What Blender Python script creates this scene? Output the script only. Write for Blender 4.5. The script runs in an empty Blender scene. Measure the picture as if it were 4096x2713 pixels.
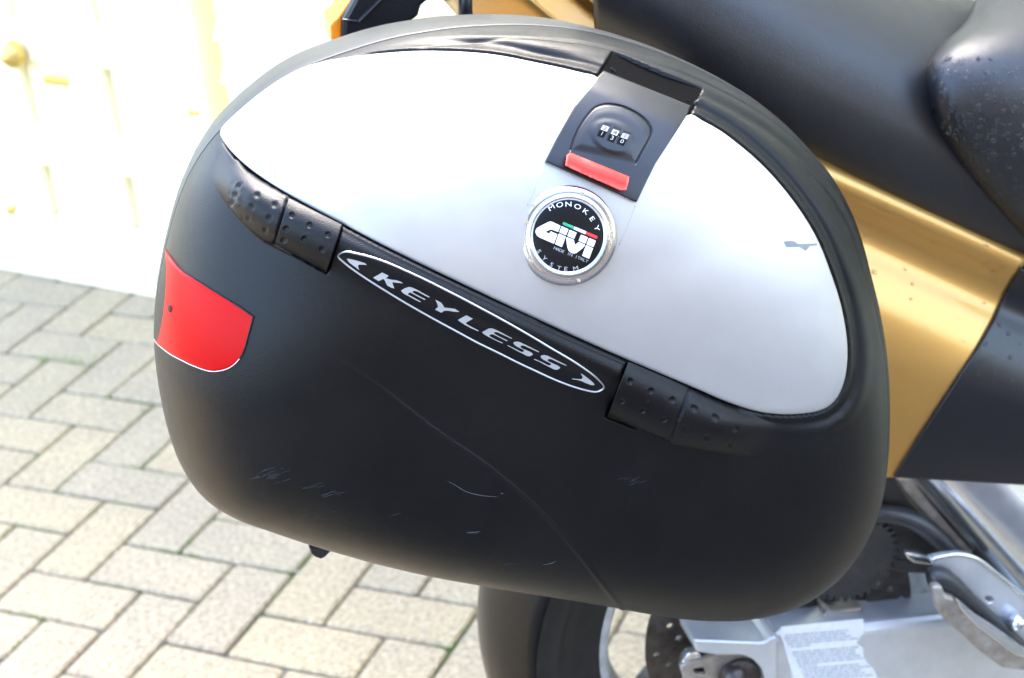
import bpy, bmesh, math, random
import numpy as np
from mathutils import Vector, Matrix

# ---------------------------------------------------------------- camera, sky, sun, exposure
scn = bpy.context.scene
CAM_H = 1.4394
CR = np.array([[0.9653455, -0.2476769, -0.0822452],      # camera right
               [-0.1835018, -0.4200982, -0.8887320],     # camera down
               [0.1855673, 0.8730256, -0.4509890]])      # camera forward
FOC = 7000 / 1.7305
CX, CY = 2048 / 1.7305, 1356.5 / 1.7305
cam = bpy.data.cameras.new('camera')
cam_ob = bpy.data.objects.new('camera', cam)
scn.collection.objects.link(cam_ob)
cam.sensor_width = 36
cam.lens = 36 * 7000 / 4096
cam.clip_start = 0.02
cam.clip_end = 400
M = Matrix(((CR[0, 0], -CR[1, 0], -CR[2, 0], 0), (CR[0, 1], -CR[1, 1], -CR[2, 1], 0),
            (CR[0, 2], -CR[1, 2], -CR[2, 2], CAM_H), (0, 0, 0, 1)))
cam_ob.matrix_world = M
cam.dof.use_dof = True
cam.dof.focus_distance = 1.24
cam.dof.aperture_fstop = 9.0
scn.camera = cam_ob

SUN_EL, SUN_AZ = math.radians(52), math.radians(60)      # azimuth counted from +X towards +Y
world = bpy.data.worlds.new('World')
scn.world = world
world.use_nodes = True
wn = world.node_tree
bg = wn.nodes['Background']
sky = wn.nodes.new('ShaderNodeTexSky')
sky.sky_type = 'NISHITA'
sky.sun_disc = False
sky.sun_elevation = SUN_EL
sky.sun_rotation = math.radians(90) - SUN_AZ
sky.air_density = 1.0
sky.dust_density = 3.0
sky.ozone_density = 1.0
wn.links.new(sky.outputs['Color'], bg.inputs['Color'])
bg.inputs['Strength'].default_value = 0.15
sun = bpy.data.lights.new('sun', 'SUN')
sun.energy = 1.0
sun.angle = math.radians(42)
sun.color = (1.0, 0.955, 0.89)
sun_ob = bpy.data.objects.new('sun', sun)
scn.collection.objects.link(sun_ob)
sd_ = Vector((math.cos(SUN_AZ) * math.cos(SUN_EL), math.sin(SUN_AZ) * math.cos(SUN_EL), math.sin(SUN_EL)))
sun_ob.rotation_euler = sd_.to_track_quat('Z', 'Y').to_euler()
scn.view_settings.view_transform = 'Standard'
scn.view_settings.look = 'None'
scn.view_settings.exposure = 3.78
scn.view_settings.gamma = 1
scn.view_settings.use_curve_mapping = False

rnd = random.Random(7)
col = scn.collection

# ---------------------------------------------------------------- measuring helpers
# sheet coordinates: the photograph measured on a 2367 px wide sheet; every traced outline is laid on a surface at its own depth
def rays(q):
    q = np.atleast_2d(np.asarray(q, float))
    d = np.c_[(q[:, 0] - CX) / FOC, (q[:, 1] - CY) / FOC, np.ones(len(q))]
    return d @ CR
def at_y(q, Y):
    d = rays(q)
    return d * (np.asarray(Y) / d[:, 1])[:, None] + np.array([0, 0, CAM_H])
def on_ground(q, z=0.0):
    d = rays(q)
    return d * ((z - CAM_H) / d[:, 2])[:, None] + np.array([0, 0, CAM_H])
def on_plane(q, p0, n):
    d = rays(q)
    o = np.array([0, 0, CAM_H])
    return o + d * (((p0 - o) @ n) / (d @ n))[:, None]
def sheet(P):
    P = np.atleast_2d(P)
    d = (P - np.array([0, 0, CAM_H])) @ CR.T
    return np.c_[d[:, 0] / d[:, 2] * FOC + CX, d[:, 1] / d[:, 2] * FOC + CY]
def crop(scale, ox, oy):
    return lambda pts: [((x / scale + ox) / 1.7305, (y / scale + oy) / 1.7305) for x, y in pts]
cK1, cK2 = crop(3.92, 1340, 1000), crop(4.2286, 1880, 1240)
cG, cB = crop(7.84, 2120, 860), crop(3.1354, 1950, 700)
cL, cT = crop(2.24, 2100, 150), crop(1.9733, 1280, 0)
cW, cS = crop(5.01, 2720, 2400), crop(2.368, 2600, 2350)
cF, cP = crop(1.7174, 3300, 1800), crop(1.4257, 3100, 900)
cR, cH, cI = crop(2.24, 550, 900), crop(2.6133, 600, 600), crop(2.368, 2200, 1350)
cD = crop(1.3067, 0, 0)
cC = crop(1.3929, 900, 1700)

def resample(pts, n, closed=True, smooth=True):
    p = np.asarray(pts, float)
    if smooth:
        m = len(p)
        out = []
        rng = range(m) if closed else range(m - 1)
        for i in rng:
            if closed:
                a, b, c, d = p[(i - 1) % m], p[i], p[(i + 1) % m], p[(i + 2) % m]
            else:
                b, c = p[i], p[i + 1]
                a = p[i - 1] if i > 0 else 2 * b - c
                d = p[i + 2] if i + 2 < m else 2 * c - b
            t = np.linspace(0, 1, 17)[:-1, None]
            out.append(0.5 * ((2 * b) + (c - a) * t + (2 * a - 5 * b + 4 * c - d) * t ** 2 + (3 * b - a - 3 * c + d) * t ** 3))
        p = np.concatenate(out)
        if not closed:
            p = np.r_[p, np.asarray(pts[-1:], float)]
    if closed:
        p = np.r_[p, p[:1]]
    s = np.r_[0, np.cumsum(np.linalg.norm(np.diff(p, axis=0), axis=1))]
    t = np.linspace(0, s[-1], n + 1)[:-1] if closed else np.linspace(0, s[-1], n)
    return np.stack([np.interp(t, s, p[:, k]) for k in range(p.shape[1])], 1)

def seg_dist(q, poly, closed=True):
    p = np.asarray(poly, float)
    m = len(p)
    best = np.full(len(q), 1e9)
    for i in range(m if closed else m - 1):
        a, b = p[i], p[(i + 1) % m]
        ab = b - a
        t = np.clip(((q - a) @ ab) / (ab @ ab + 1e-12), 0, 1)
        best = np.minimum(best, np.hypot(q[:, 0] - a[0] - t * ab[0], q[:, 1] - a[1] - t * ab[1]))
    return best
def inside(q, poly):
    p = np.asarray(poly, float)
    m = len(p)
    c = np.zeros(len(q), bool)
    for i in range(m):
        a, b = p[i], p[(i + 1) % m]
        if a[1] == b[1]:
            continue
        k = ((a[1] > q[:, 1]) != (b[1] > q[:, 1])) & (q[:, 0] < (b[0] - a[0]) * (q[:, 1] - a[1]) / (b[1] - a[1]) + a[0])
        c ^= k
    return c
def signed(q, poly):
    d = seg_dist(q, poly)
    return np.where(inside(q, poly), -d, d)
def sstep(x, a, b):
    t = np.clip((x - a) / (b - a), 0, 1)
    return t * t * (3 - 2 * t)

# ---------------------------------------------------------------- object helpers
def tag(o, label=None, cat=None, group=None, kind=None):
    if label: o['label'] = label
    if cat: o['category'] = cat
    if group: o['group'] = group
    if kind: o['kind'] = kind
    return o
def empty(name, loc, label=None, cat=None, group=None, kind=None):
    o = bpy.data.objects.new(name, None)
    o.empty_display_size = 0.1
    o.location = loc
    col.objects.link(o)
    return tag(o, label, cat, group, kind)
def link(name, me, mat, parent=None, smooth=False):
    if mat is not None:
        me.materials.clear()
        me.materials.append(mat)
    if smooth:
        me.polygons.foreach_set('use_smooth', [True] * len(me.polygons))
    o = bpy.data.objects.new(name, me)
    col.objects.link(o)
    if parent is not None:
        o.parent = parent
        w = Vector((0, 0, 0))
        p = parent
        while p is not None:
            w += p.location
            p = p.parent
        o.location = -w if parent.parent is None else Vector((0, 0, 0))
        if parent.parent is not None:
            o.location = Vector((0, 0, 0))
    return o
def mesh(name, verts, faces, mat, parent=None, smooth=False, fix=False):
    me = bpy.data.meshes.new(name)
    me.from_pydata([tuple(map(float, v)) for v in verts], [], [tuple(int(i) for i in f) for f in faces])
    if fix:
        bm = bmesh.new()
        bm.from_mesh(me)
        bmesh.ops.recalc_face_normals(bm, faces=bm.faces)
        bm.to_mesh(me)
        bm.free()
    me.update()
    return link(name, me, mat, parent, smooth)
def grid_faces(r, c, wrap=False):
    i, j = np.meshgrid(np.arange(r - 1), np.arange(c if wrap else c - 1), indexing='ij')
    a = i * c + j
    b = i * c + (j + 1) % c
    return np.stack([a, b, b + c, a + c], -1).reshape(-1, 4)
def bevel(o, w, seg=2, ang=30):
    m = o.modifiers.new('bevel', 'BEVEL')
    m.width = w
    m.segments = seg
    m.limit_method = 'ANGLE'
    m.angle_limit = math.radians(ang)
    return o
def solid(o, t, off=-1):
    m = o.modifiers.new('solid', 'SOLIDIFY')
    m.thickness = t
    m.offset = off
    return o
def prism(name, front, back, mat, parent=None, bev=0, seg=2, smooth=False):
    n = len(front)
    f = [tuple(range(n)), tuple(range(2 * n - 1, n - 1, -1))] + [(i, i + n, (i + 1) % n + n, (i + 1) % n) for i in range(n)]
    o = mesh(name, list(front) + list(back), f, mat, parent, smooth, fix=True)
    if bev:
        bevel(o, bev, seg)
    return o
def slab(name, poly, Y, depth, mat, parent=None, bev=0.0, seg=2):
    p = at_y(poly, np.full(len(poly), Y) if np.isscalar(Y) else Y)
    return prism(name, p, p + np.array([0, depth, 0]), mat, parent, bev, seg)
def tube(name, pts, rad, mat, parent=None, segs=14, n=None, closed=False):
    p = resample(pts, n or len(pts) * 8, closed=closed)
    r = np.interp(np.linspace(0, 1, len(p)), np.linspace(0, 1, len(rad)), rad) if not np.isscalar(rad) else np.full(len(p), rad)
    t = np.roll(p, -1, 0) - np.roll(p, 1, 0) if closed else np.gradient(p, axis=0)
    t /= np.linalg.norm(t, axis=1)[:, None]
    ref = np.array([0.13, 0.97, 0.21])
    V = []
    for k in range(len(p)):
        a = np.cross(t[k], ref)
        a /= np.linalg.norm(a)
        b = np.cross(t[k], a)
        w = np.arange(segs) / segs * 2 * np.pi
        V.append(p[k] + r[k] * (np.cos(w)[:, None] * a + np.sin(w)[:, None] * b))
    V = np.concatenate(V)
    F = [tuple(f) for f in grid_faces(len(p), segs, True)]
    if closed:
        L = (len(p) - 1) * segs
        F += [(L + j, L + (j + 1) % segs, (j + 1) % segs, j) for j in range(segs)]
    else:
        F += [tuple(range(segs)), tuple(range(len(V) - 1, len(V) - segs - 1, -1))]
    return mesh(name, V, F, mat, parent, True, fix=True)
def lathe(name, prof, centre, mat, parent=None, segs=96, closed=False, axis='Y'):
    w = np.arange(segs) / segs * 2 * np.pi
    V = []
    for r, h in prof:
        if axis == 'Y':
            V.append(np.c_[centre[0] + r * np.cos(w), np.full(segs, centre[1] + h), centre[2] + r * np.sin(w)])
    if closed:
        V.append(V[0])
    V = np.concatenate(V)
    return mesh(name, V, grid_faces(len(prof) + (1 if closed else 0), segs, True), mat, parent, True, fix=True)
def loft(name, rows, mat, parent=None, thick=0.004, k=12, sheet_pts=True):
    R = np.array(rows, float)
    if sheet_pts:
        R = np.stack([at_y(r[:, :2], r[:, 2]) for r in R])
    R = np.stack([resample(r, k * (R.shape[1] - 1) + 1, closed=False) for r in R])
    R = np.stack([resample(R[:, j], k * (len(rows) - 1) + 1, closed=False) for j in range(R.shape[1])], 1)
    o = mesh(name, R.reshape(-1, 3), grid_faces(R.shape[0], R.shape[1]), mat, parent, True)
    me = o.data
    # face the camera side
    nrm = np.zeros(len(me.polygons) * 3)
    me.polygons.foreach_get('normal', nrm)
    if nrm.reshape(-1, 3)[:, 1].mean() > 0:
        me.flip_normals()
    if thick:
        solid(o, thick)
    return o
def flat_fill(outlines, depth, bev=0.0):
    """2D outlines (first outer, rest holes) -> filled, extruded mesh in the XY plane"""
    cu = bpy.data.curves.new('outline', 'CURVE')
    cu.dimensions = '2D'
    cu.fill_mode = 'BOTH'
    cu.extrude = depth / 2
    cu.bevel_depth = bev
    cu.bevel_resolution = 1
    for o in outlines:
        s = cu.splines.new('POLY')
        s.points.add(len(o) - 1)
        for k, (x, y) in enumerate(o):
            s.points[k].co = (x, y, 0, 1)
        s.use_cyclic_u = True
    ob = bpy.data.objects.new('outline', cu)
    col.objects.link(ob)
    dg = bpy.context.evaluated_depsgraph_get()
    me = bpy.data.meshes.new_from_object(ob.evaluated_get(dg))
    bpy.data.objects.remove(ob)
    bpy.data.curves.remove(cu)
    return me
def upright_plate(name, outlines, Y, depth, mat, parent=None, bev=0.0006, world2d=False):
    """plate parallel to the bike's side, front at Y"""
    oo = []
    for o in outlines:
        if world2d:
            oo.append([(x, z) for x, z in o])
        else:
            P = at_y(o, np.full(len(o), Y))
            oo.append([(p[0], p[2]) for p in P])
    me = flat_fill(oo, depth - 2 * bev, bev)
    me.transform(Matrix(((1, 0, 0, 0), (0, 0, -1, Y + depth / 2), (0, 1, 0, 0), (0, 0, 0, 1))))
    return link(name, me, mat, parent)
def circle2(cx, cy, r, n=24):
    return [(cx + r * math.cos(2 * math.pi * k / n), cy + r * math.sin(2 * math.pi * k / n)) for k in range(n)]
def glyph(ch, size=1.0):
    cu = bpy.data.curves.new('glyph', 'FONT')
    cu.body = ch
    cu.align_x = 'CENTER'
    cu.align_y = 'CENTER'
    cu.size = size
    cu.resolution_u = 3
    ob = bpy.data.objects.new('glyph', cu)
    col.objects.link(ob)
    dg = bpy.context.evaluated_depsgraph_get()
    me = bpy.data.meshes.new_from_object(ob.evaluated_get(dg))
    bpy.data.objects.remove(ob)
    bpy.data.curves.remove(cu)
    v = np.array([x.co[:2] for x in me.vertices])
    f = [tuple(p.vertices) for p in me.polygons]
    bpy.data.meshes.remove(me)
    v -= (v.max(0) + v.min(0)) / 2
    return v, f

# ---------------------------------------------------------------- materials
def mat(name, base, rough=0.5, metal=0.0, var=0.0, vscale=20, bump=0.0, bscale=300, coat=0.0, spec=0.5, rvar=0.0, base2=None, detail=6):
    m = bpy.data.materials.new(name)
    m.use_nodes = True
    nt = m.node_tree
    b = nt.nodes['Principled BSDF']
    b.inputs['Roughness'].default_value = rough
    b.inputs['Metallic'].default_value = metal
    b.inputs['Coat Weight'].default_value = coat
    b.inputs['Coat Roughness'].default_value = 0.06
    b.inputs['Specular IOR Level'].default_value = spec
    tc = nt.nodes.new('ShaderNodeTexCoord')
    if var or base2 or rvar:
        nz = nt.nodes.new('ShaderNodeTexNoise')
        nz.inputs['Scale'].default_value = vscale
        nz.inputs['Detail'].default_value = detail
        nz.inputs['Roughness'].default_value = 0.65
        nt.links.new(tc.outputs['Object'], nz.inputs['Vector'])
        cr = nt.nodes.new('ShaderNodeValToRGB')
        cr.color_ramp.elements[0].position = 0.3
        cr.color_ramp.elements[1].position = 0.7
        lo = base2 if base2 else tuple(c * (1 - var) for c in base)
        hi = base if base2 else tuple(min(1, c * (1 + var)) for c in base)
        cr.color_ramp.elements[0].color = (*lo, 1)
        cr.color_ramp.elements[1].color = (*hi, 1)
        nt.links.new(nz.outputs['Fac'], cr.inputs['Fac'])
        nt.links.new(cr.outputs['Color'], b.inputs['Base Color'])
        if rvar:
            mr = nt.nodes.new('ShaderNodeMapRange')
            mr.inputs['From Min'].default_value = 0.3
            mr.inputs['From Max'].default_value = 0.7
            mr.inputs['To Min'].default_value = rough - rvar
            mr.inputs['To Max'].default_value = rough + rvar
            nt.links.new(nz.outputs['Fac'], mr.inputs['Value'])
            nt.links.new(mr.outputs['Result'], b.inputs['Roughness'])
    else:
        b.inputs['Base Color'].default_value = (*base, 1)
    if bump:
        n2 = nt.nodes.new('ShaderNodeTexNoise')
        n2.inputs['Scale'].default_value = bscale
        n2.inputs['Detail'].default_value = 4
        nt.links.new(tc.outputs['Object'], n2.inputs['Vector'])
        bp = nt.nodes.new('ShaderNodeBump')
        bp.inputs['Strength'].default_value = bump
        bp.inputs['Distance'].default_value = 0.001
        nt.links.new(n2.outputs['Fac'], bp.inputs['Height'])
        nt.links.new(bp.outputs['Normal'], b.inputs['Normal'])
    return m
MT = {}
MT['plastic'] = mat('black_plastic', (0.0026, 0.0026, 0.0030), 0.37, var=0.35, vscale=11, bump=0.35, bscale=1100, rvar=0.07, spec=0.25)
MT['shell'] = mat('black_shell', (0.006, 0.006, 0.007), 0.42, var=0.2, vscale=14, bump=0.2, bscale=1400, spec=0.5)
MT['latch'] = mat('latch_plastic', (0.006, 0.006, 0.008), 0.32, spec=0.5, var=0.15, vscale=40, bump=0.12, bscale=1800)
MT['silver'] = mat('silver_paint', (0.485, 0.468, 0.44), 0.44, metal=0.65, rvar=0.03, var=0.02, vscale=60, bump=0.05, bscale=2600)
MT['chrome'] = mat('chrome', (0.52, 0.53, 0.54), 0.18, metal=1.0)
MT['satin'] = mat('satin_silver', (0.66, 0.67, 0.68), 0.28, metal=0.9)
MT['letter_silver'] = mat('letter_silver', (0.52, 0.53, 0.54), 0.35, metal=0.35)
MT['badge_black'] = mat('badge_black', (0.004, 0.004, 0.005), 0.34, spec=0.25)
MT['white'] = mat('badge_white', (0.80, 0.80, 0.80), 0.4)
MT['grey_ink'] = mat('grey_ink', (0.34, 0.36, 0.38), 0.5)
MT['green'] = mat('badge_green', (0.02, 0.33, 0.17), 0.4)
MT['redink'] = mat('badge_red', (0.70, 0.03, 0.035), 0.4)
MT['button'] = mat('red_button', (0.58, 0.035, 0.025), 0.5, spec=0.2, var=0.06, vscale=60, bump=0.1, bscale=1500)
MT['button_text'] = mat('red_deboss', (0.45, 0.03, 0.025), 0.5)
MT['gap'] = mat('dark_gap', (0.006, 0.006, 0.006), 0.8)
MT['pocket_shade'] = mat('recess_shade', (0.002, 0.002, 0.002), 0.9, spec=0.05)
MT['dial_lit'] = mat('dial_face_lit', (0.16, 0.17, 0.18), 0.25, metal=0.6)
MT['seat'] = mat('seat_vinyl', (0.006, 0.006, 0.0075), 0.40, spec=0.65, var=0.2, vscale=25, bump=0.35, bscale=900, rvar=0.05)
MT['gold'] = mat('gold_paint', (0.56, 0.31, 0.075), 0.42, metal=0.75, var=0.03, vscale=900, coat=0.5, detail=2)
MT['dark_panel'] = mat('dark_panel', (0.006, 0.006, 0.008), 0.34, bump=0.1, bscale=1200, var=0.1, vscale=30)
MT['alloy'] = mat('alloy_grey', (0.55, 0.56, 0.57), 0.40, metal=0.65, var=0.08, vscale=35, bump=0.12, bscale=700, rvar=0.06)
MT['alloy2'] = mat('alloy_worn', (0.48, 0.45, 0.41), 0.42, metal=0.75, base2=(0.26, 0.22, 0.18), vscale=60, bump=0.2, bscale=500)
MT['polish'] = mat('polished_alloy', (0.66, 0.67, 0.68), 0.20, metal=0.95, var=0.06, vscale=40, rvar=0.05)
MT['rubber'] = mat('tyre_rubber', (0.003, 0.003, 0.0035), 0.26, spec=0.2, var=0.3, vscale=60, bump=0.3, bscale=500)
MT['sidewall'] = mat('tyre_sidewall', (0.020, 0.018, 0.016), 0.6, spec=0.25, base2=(0.010, 0.009, 0.008), vscale=40, bump=0.3, bscale=400)
MT['rim'] = mat('rim_paint', (0.30, 0.30, 0.29), 0.4, var=0.35, vscale=50, bump=0.1, bscale=600)
MT['disc'] = mat('brake_steel', (0.10, 0.085, 0.075), 0.45, metal=0.8, base2=(0.05, 0.042, 0.038), vscale=90, bump=0.15, bscale=700)
MT['black_metal'] = mat('black_metal', (0.02, 0.02, 0.022), 0.38, var=0.4, vscale=60, bump=0.3, bscale=400)
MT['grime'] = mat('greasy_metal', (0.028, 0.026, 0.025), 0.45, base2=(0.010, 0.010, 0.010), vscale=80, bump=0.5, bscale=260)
MT['sticker'] = mat('white_sticker', (0.60, 0.60, 0.59), 0.4, var=0.08, vscale=120)
MT['rubber_foot'] = mat('rubber_foot', (0.012, 0.012, 0.012), 0.7)
MT['scuff'] = mat('pale_scuff', (0.085, 0.085, 0.088), 0.6, var=0.3, vscale=300)
MT['scuff2'] = mat('faint_scuff', (0.016, 0.017, 0.020), 0.6, var=0.3, vscale=300)
MT['peel'] = mat('bare_primer', (0.16, 0.17, 0.18), 0.55, var=0.2, vscale=200)
MT['cream'] = mat('cream_paint', (0.90, 0.82, 0.56), 0.5, var=0.03, vscale=6, bump=0.15, bscale=60)
MT['brass'] = mat('brass', (0.62, 0.45, 0.14), 0.35, metal=0.8)
MT['ochre'] = mat('ochre_wood', (0.55, 0.36, 0.10), 0.6, var=0.1, vscale=30)

def red_lens():
    m = mat('red_lens', (0.42, 0.0012, 0.002), 0.3, spec=0.10)
    nt = m.node_tree
    b = nt.nodes['Principled BSDF']
    tc = nt.nodes['Texture Coordinate']
    wv = nt.nodes.new('ShaderNodeTexWave')
    wv.inputs['Scale'].default_value = 210
    wv.bands_direction = 'Z'
    nt.links.new(tc.outputs['Object'], wv.inputs['Vector'])
    bp = nt.nodes.new('ShaderNodeBump')
    bp.inputs['Strength'].default_value = 0.05
    bp.inputs['Distance'].default_value = 0.0005
    nt.links.new(wv.outputs['Fac'], bp.inputs['Height'])
    nt.links.new(bp.outputs['Normal'], b.inputs['Normal'])
    return m
MT['lens'] = red_lens()
def clear_mat(name, colr, rough, trans, ior=1.45):
    m = mat(name, colr, rough)
    b = m.node_tree.nodes['Principled BSDF']
    b.inputs['Transmission Weight'].default_value = trans
    b.inputs['IOR'].default_value = ior
    return m
MT['amber'] = clear_mat('amber_lens', (0.95, 0.30, 0.02), 0.15, 0.35)
MT['water'] = clear_mat('water', (1, 1, 1), 0.0, 1.0, 1.33)

def paver_mat():
    m = bpy.data.materials.new('paver_concrete')
    m.use_nodes = True
    nt = m.node_tree
    N, L = nt.nodes, nt.links
    b = N['Principled BSDF']
    b.inputs['Roughness'].default_value = 0.85
    oi = N.new('ShaderNodeObjectInfo')
    geo = N.new('ShaderNodeNewGeometry')
    r1 = N.new('ShaderNodeValToRGB')
    e = r1.color_ramp.elements
    e[0].position, e[0].color = 0.0, (0.345, 0.278, 0.188, 1)
    e[1].position, e[1].color = 1.0, (0.390, 0.308, 0.190, 1)
    x = e.new(0.35); x.color = (0.358, 0.288, 0.192, 1)
    x = e.new(0.7); x.color = (0.372, 0.296, 0.190, 1)
    L.new(oi.outputs['Random'], r1.inputs['Fac'])
    def noise(scale, detail, lo, hi, clo, chi):
        n = N.new('ShaderNodeTexNoise')
        n.inputs['Scale'].default_value = scale
        n.inputs['Detail'].default_value = detail
        n.inputs['Roughness'].default_value = 0.7
        L.new(geo.outputs['Position'], n.inputs['Vector'])
        r = N.new('ShaderNodeValToRGB')
        r.color_ramp.elements[0].position, r.color_ramp.elements[0].color = lo, (*clo, 1)
        r.color_ramp.elements[1].position, r.color_ramp.elements[1].color = hi, (*chi, 1)
        L.new(n.outputs['Fac'], r.inputs['Fac'])
        return n, r
    def mul(a, c):
        mx = N.new('ShaderNodeMix')
        mx.data_type = 'RGBA'
        mx.blend_type = 'MULTIPLY'
        mx.inputs[0].default_value = 1
        L.new(a, mx.inputs[6]); L.new(c, mx.inputs[7])
        return mx.outputs[2]
    n1, a1 = noise(7, 5, 0.3, 0.7, (0.90, 0.89, 0.88), (1.06, 1.04, 1.0))
    n2, a2 = noise(120, 5, 0.34, 0.62, (0.58, 0.57, 0.56), (1.14, 1.13, 1.10))
    n3, a3 = noise(260, 2, 0.60, 0.72, (1, 1, 1), (1.45, 1.40, 1.30))
    n4, a4 = noise(420, 2, 0.24, 0.36, (0.48, 0.45, 0.42), (1, 1, 1))
    c = mul(r1.outputs['Color'], a1.outputs['Color'])
    c = mul(c, a2.outputs['Color'])
    c = mul(c, a3.outputs['Color'])
    c = mul(c, a4.outputs['Color'])
    L.new(c, b.inputs['Base Color'])
    bp = N.new('ShaderNodeBump')
    bp.inputs['Strength'].default_value = 0.6
    bp.inputs['Distance'].default_value = 0.0015
    L.new(n2.outputs['Fac'], bp.inputs['Height'])
    L.new(bp.outputs['Normal'], b.inputs['Normal'])
    return m
MT['paver'] = paver_mat()
def joint_mat():
    m = mat('joint_sand', (0.165, 0.145, 0.115), 0.95, base2=(0.095, 0.086, 0.07), vscale=90, bump=0.8, bscale=400)
    nt = m.node_tree
    N, L = nt.nodes, nt.links
    b = N['Principled BSDF']
    src = b.inputs['Base Color'].links[0].from_socket
    nz = N.new('ShaderNodeTexNoise')
    nz.inputs['Scale'].default_value = 9
    nz.inputs['Detail'].default_value = 6
    L.new(N['Texture Coordinate'].outputs['Object'], nz.inputs['Vector'])
    cr = N.new('ShaderNodeValToRGB')
    cr.color_ramp.elements[0].position = 0.56
    cr.color_ramp.elements[1].position = 0.66
    L.new(nz.outputs['Fac'], cr.inputs['Fac'])
    mx = N.new('ShaderNodeMix')
    mx.data_type = 'RGBA'
    L.new(cr.outputs['Color'], mx.inputs[0])
    L.new(src, mx.inputs[6])
    mx.inputs[7].default_value = (0.13, 0.19, 0.05, 1)
    L.new(mx.outputs[2], b.inputs['Base Color'])
    return m
MT['joint'] = joint_mat()
MT['moss'] = mat('moss_green', (0.16, 0.27, 0.05), 0.9, var=0.3, vscale=80)
MT['stone'] = mat('pale_grit', (0.62, 0.58, 0.50), 0.8)

# ================================================================ GROUND
ground = empty('paving', (0, 2.4, 0), kind='structure')
g = 60.0
o = mesh('ground', [(-g, -g, -0.008), (g, -g, -0.008), (g, g, -0.008), (-g, g, -0.008)], [(0, 1, 2, 3)], MT['joint'])
tag(o, kind='structure')
MT['asphalt'] = mat('asphalt', (0.045, 0.045, 0.047), 0.9, var=0.35, vscale=120, bump=0.6, bscale=300)
MT['edging'] = mat('edging_concrete', (0.20, 0.19, 0.17), 0.9, var=0.15, vscale=40, bump=0.4, bscale=300)
EDGE_Y = 0.95                                             # pavers end here; unseen dark ground added beyond, to darken the case's reflections
o = mesh('added_asphalt', [(-g, -g, -0.003), (g, -g, -0.003), (g, EDGE_Y - 0.06, -0.003), (-g, EDGE_Y - 0.06, -0.003)], [(0, 1, 2, 3)], MT['asphalt'])
tag(o, kind='structure')
o = mesh('kerb', [(x, y, z) for z in (-0.05, 0.002) for x, y in ((-8, EDGE_Y - 0.058), (8, EDGE_Y - 0.058), (8, EDGE_Y - 0.004), (-8, EDGE_Y - 0.004))],
         [(0, 1, 2, 3), (4, 5, 6, 7), (0, 1, 5, 4), (1, 2, 6, 5), (2, 3, 7, 6), (3, 0, 4, 7)], MT['edging'], fix=True)
tag(o, kind='structure')
O2 = np.array([-0.13567, 2.35999])
UX = np.array([0.8009943, -0.598672])
VX = np.array([-0.598672, -0.8009943])
GP0 = on_ground([(0, 604)])[0]
GP1 = on_ground([(358, 668)])[0]
gdir = (GP1 - GP0) / np.linalg.norm(GP1 - GP0)
gnor = np.array([gdir[1], -gdir[0], 0.0])                # towards the camera
if gnor @ (np.array([0, 0, 0]) - GP0) < 0:
    gnor = -gnor
def paver_mesh(seed):
    r = random.Random(seed)
    L, W, H, ch = 0.1955, 0.0955, 0.03, 0.0035
    V, F = [], []
    for (dx, dz) in ((0, -H), (0, -ch), (ch, 0)):
        for sx, sy in ((-1, -1), (1, -1), (1, 1), (-1, 1)):
            # clip each corner a little so the block does not read as a perfect box
            cut = 0.003 + 0.004 * r.random()
            x, y = sx * (L / 2 - dx), sy * (W / 2 - dx)
            p, q = (x - sx * cut, y), (x, y - sy * cut)
            if sx * sy < 0:
                p, q = q, p
                V += [(p[0], p[1], dz), (q[0], q[1], dz)] if True else []
            else:
                V += [(p[0], p[1], dz), (q[0], q[1], dz)]
    # order corners by angle for each ring
    out = []
    for k in range(3):
        ring = V[k * 8:(k + 1) * 8]
        ring.sort(key=lambda p: math.atan2(p[1] * 2, p[0]))
        out += ring
    for k in range(2):
        for j in range(8):
            F.append((k * 8 + j, k * 8 + (j + 1) % 8, (k + 1) * 8 + (j + 1) % 8, (k + 1) * 8 + j))
    F.append(tuple(range(16, 24)))
    me = bpy.data.meshes.new('paver')
    me.from_pydata(out, [], F)
    me.update()
    me.materials.append(MT['paver'])
    return me
pmeshes = [paver_mesh(k) for k in range(6)]
angU = math.atan2(UX[1], UX[0])
far_v, far_f = [], []
cells = []
for m_ in range(-34, 26):
    for k_ in range(-12, 13):
        for typ in (0, 1):
            u0, v0 = 4 * k_ - m_ + 2 * typ, m_
            cu, cv = (u0 + 1, v0 + 0.5) if typ == 0 else (u0 + 0.5, v0 + 1)
            c = O2 + 0.1 * (cu * UX + cv * VX)
            if (np.array([c[0], c[1], 0]) - GP0) @ gnor < -0.09 or c[1] < EDGE_Y + 0.09 or abs(c[0]) > 2.6 or c[1] > 5.5:
                continue
            d = np.array([c[0], c[1], -CAM_H]) @ CR[2]
            s = sheet(np.array([[c[0], c[1], 0.0]]))[0]
            vis = d > 0 and -110 < s[0] < 2480 and -50 < s[1] < 1690 and not (430 < s[0] < 1980 and s[1] < 1150) and not (s[0] > 1500 and s[1] < 1180)
            cells.append((vis, c, typ, -s[1] if vis else 0))
shown = [c for c in cells if c[0]]
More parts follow.
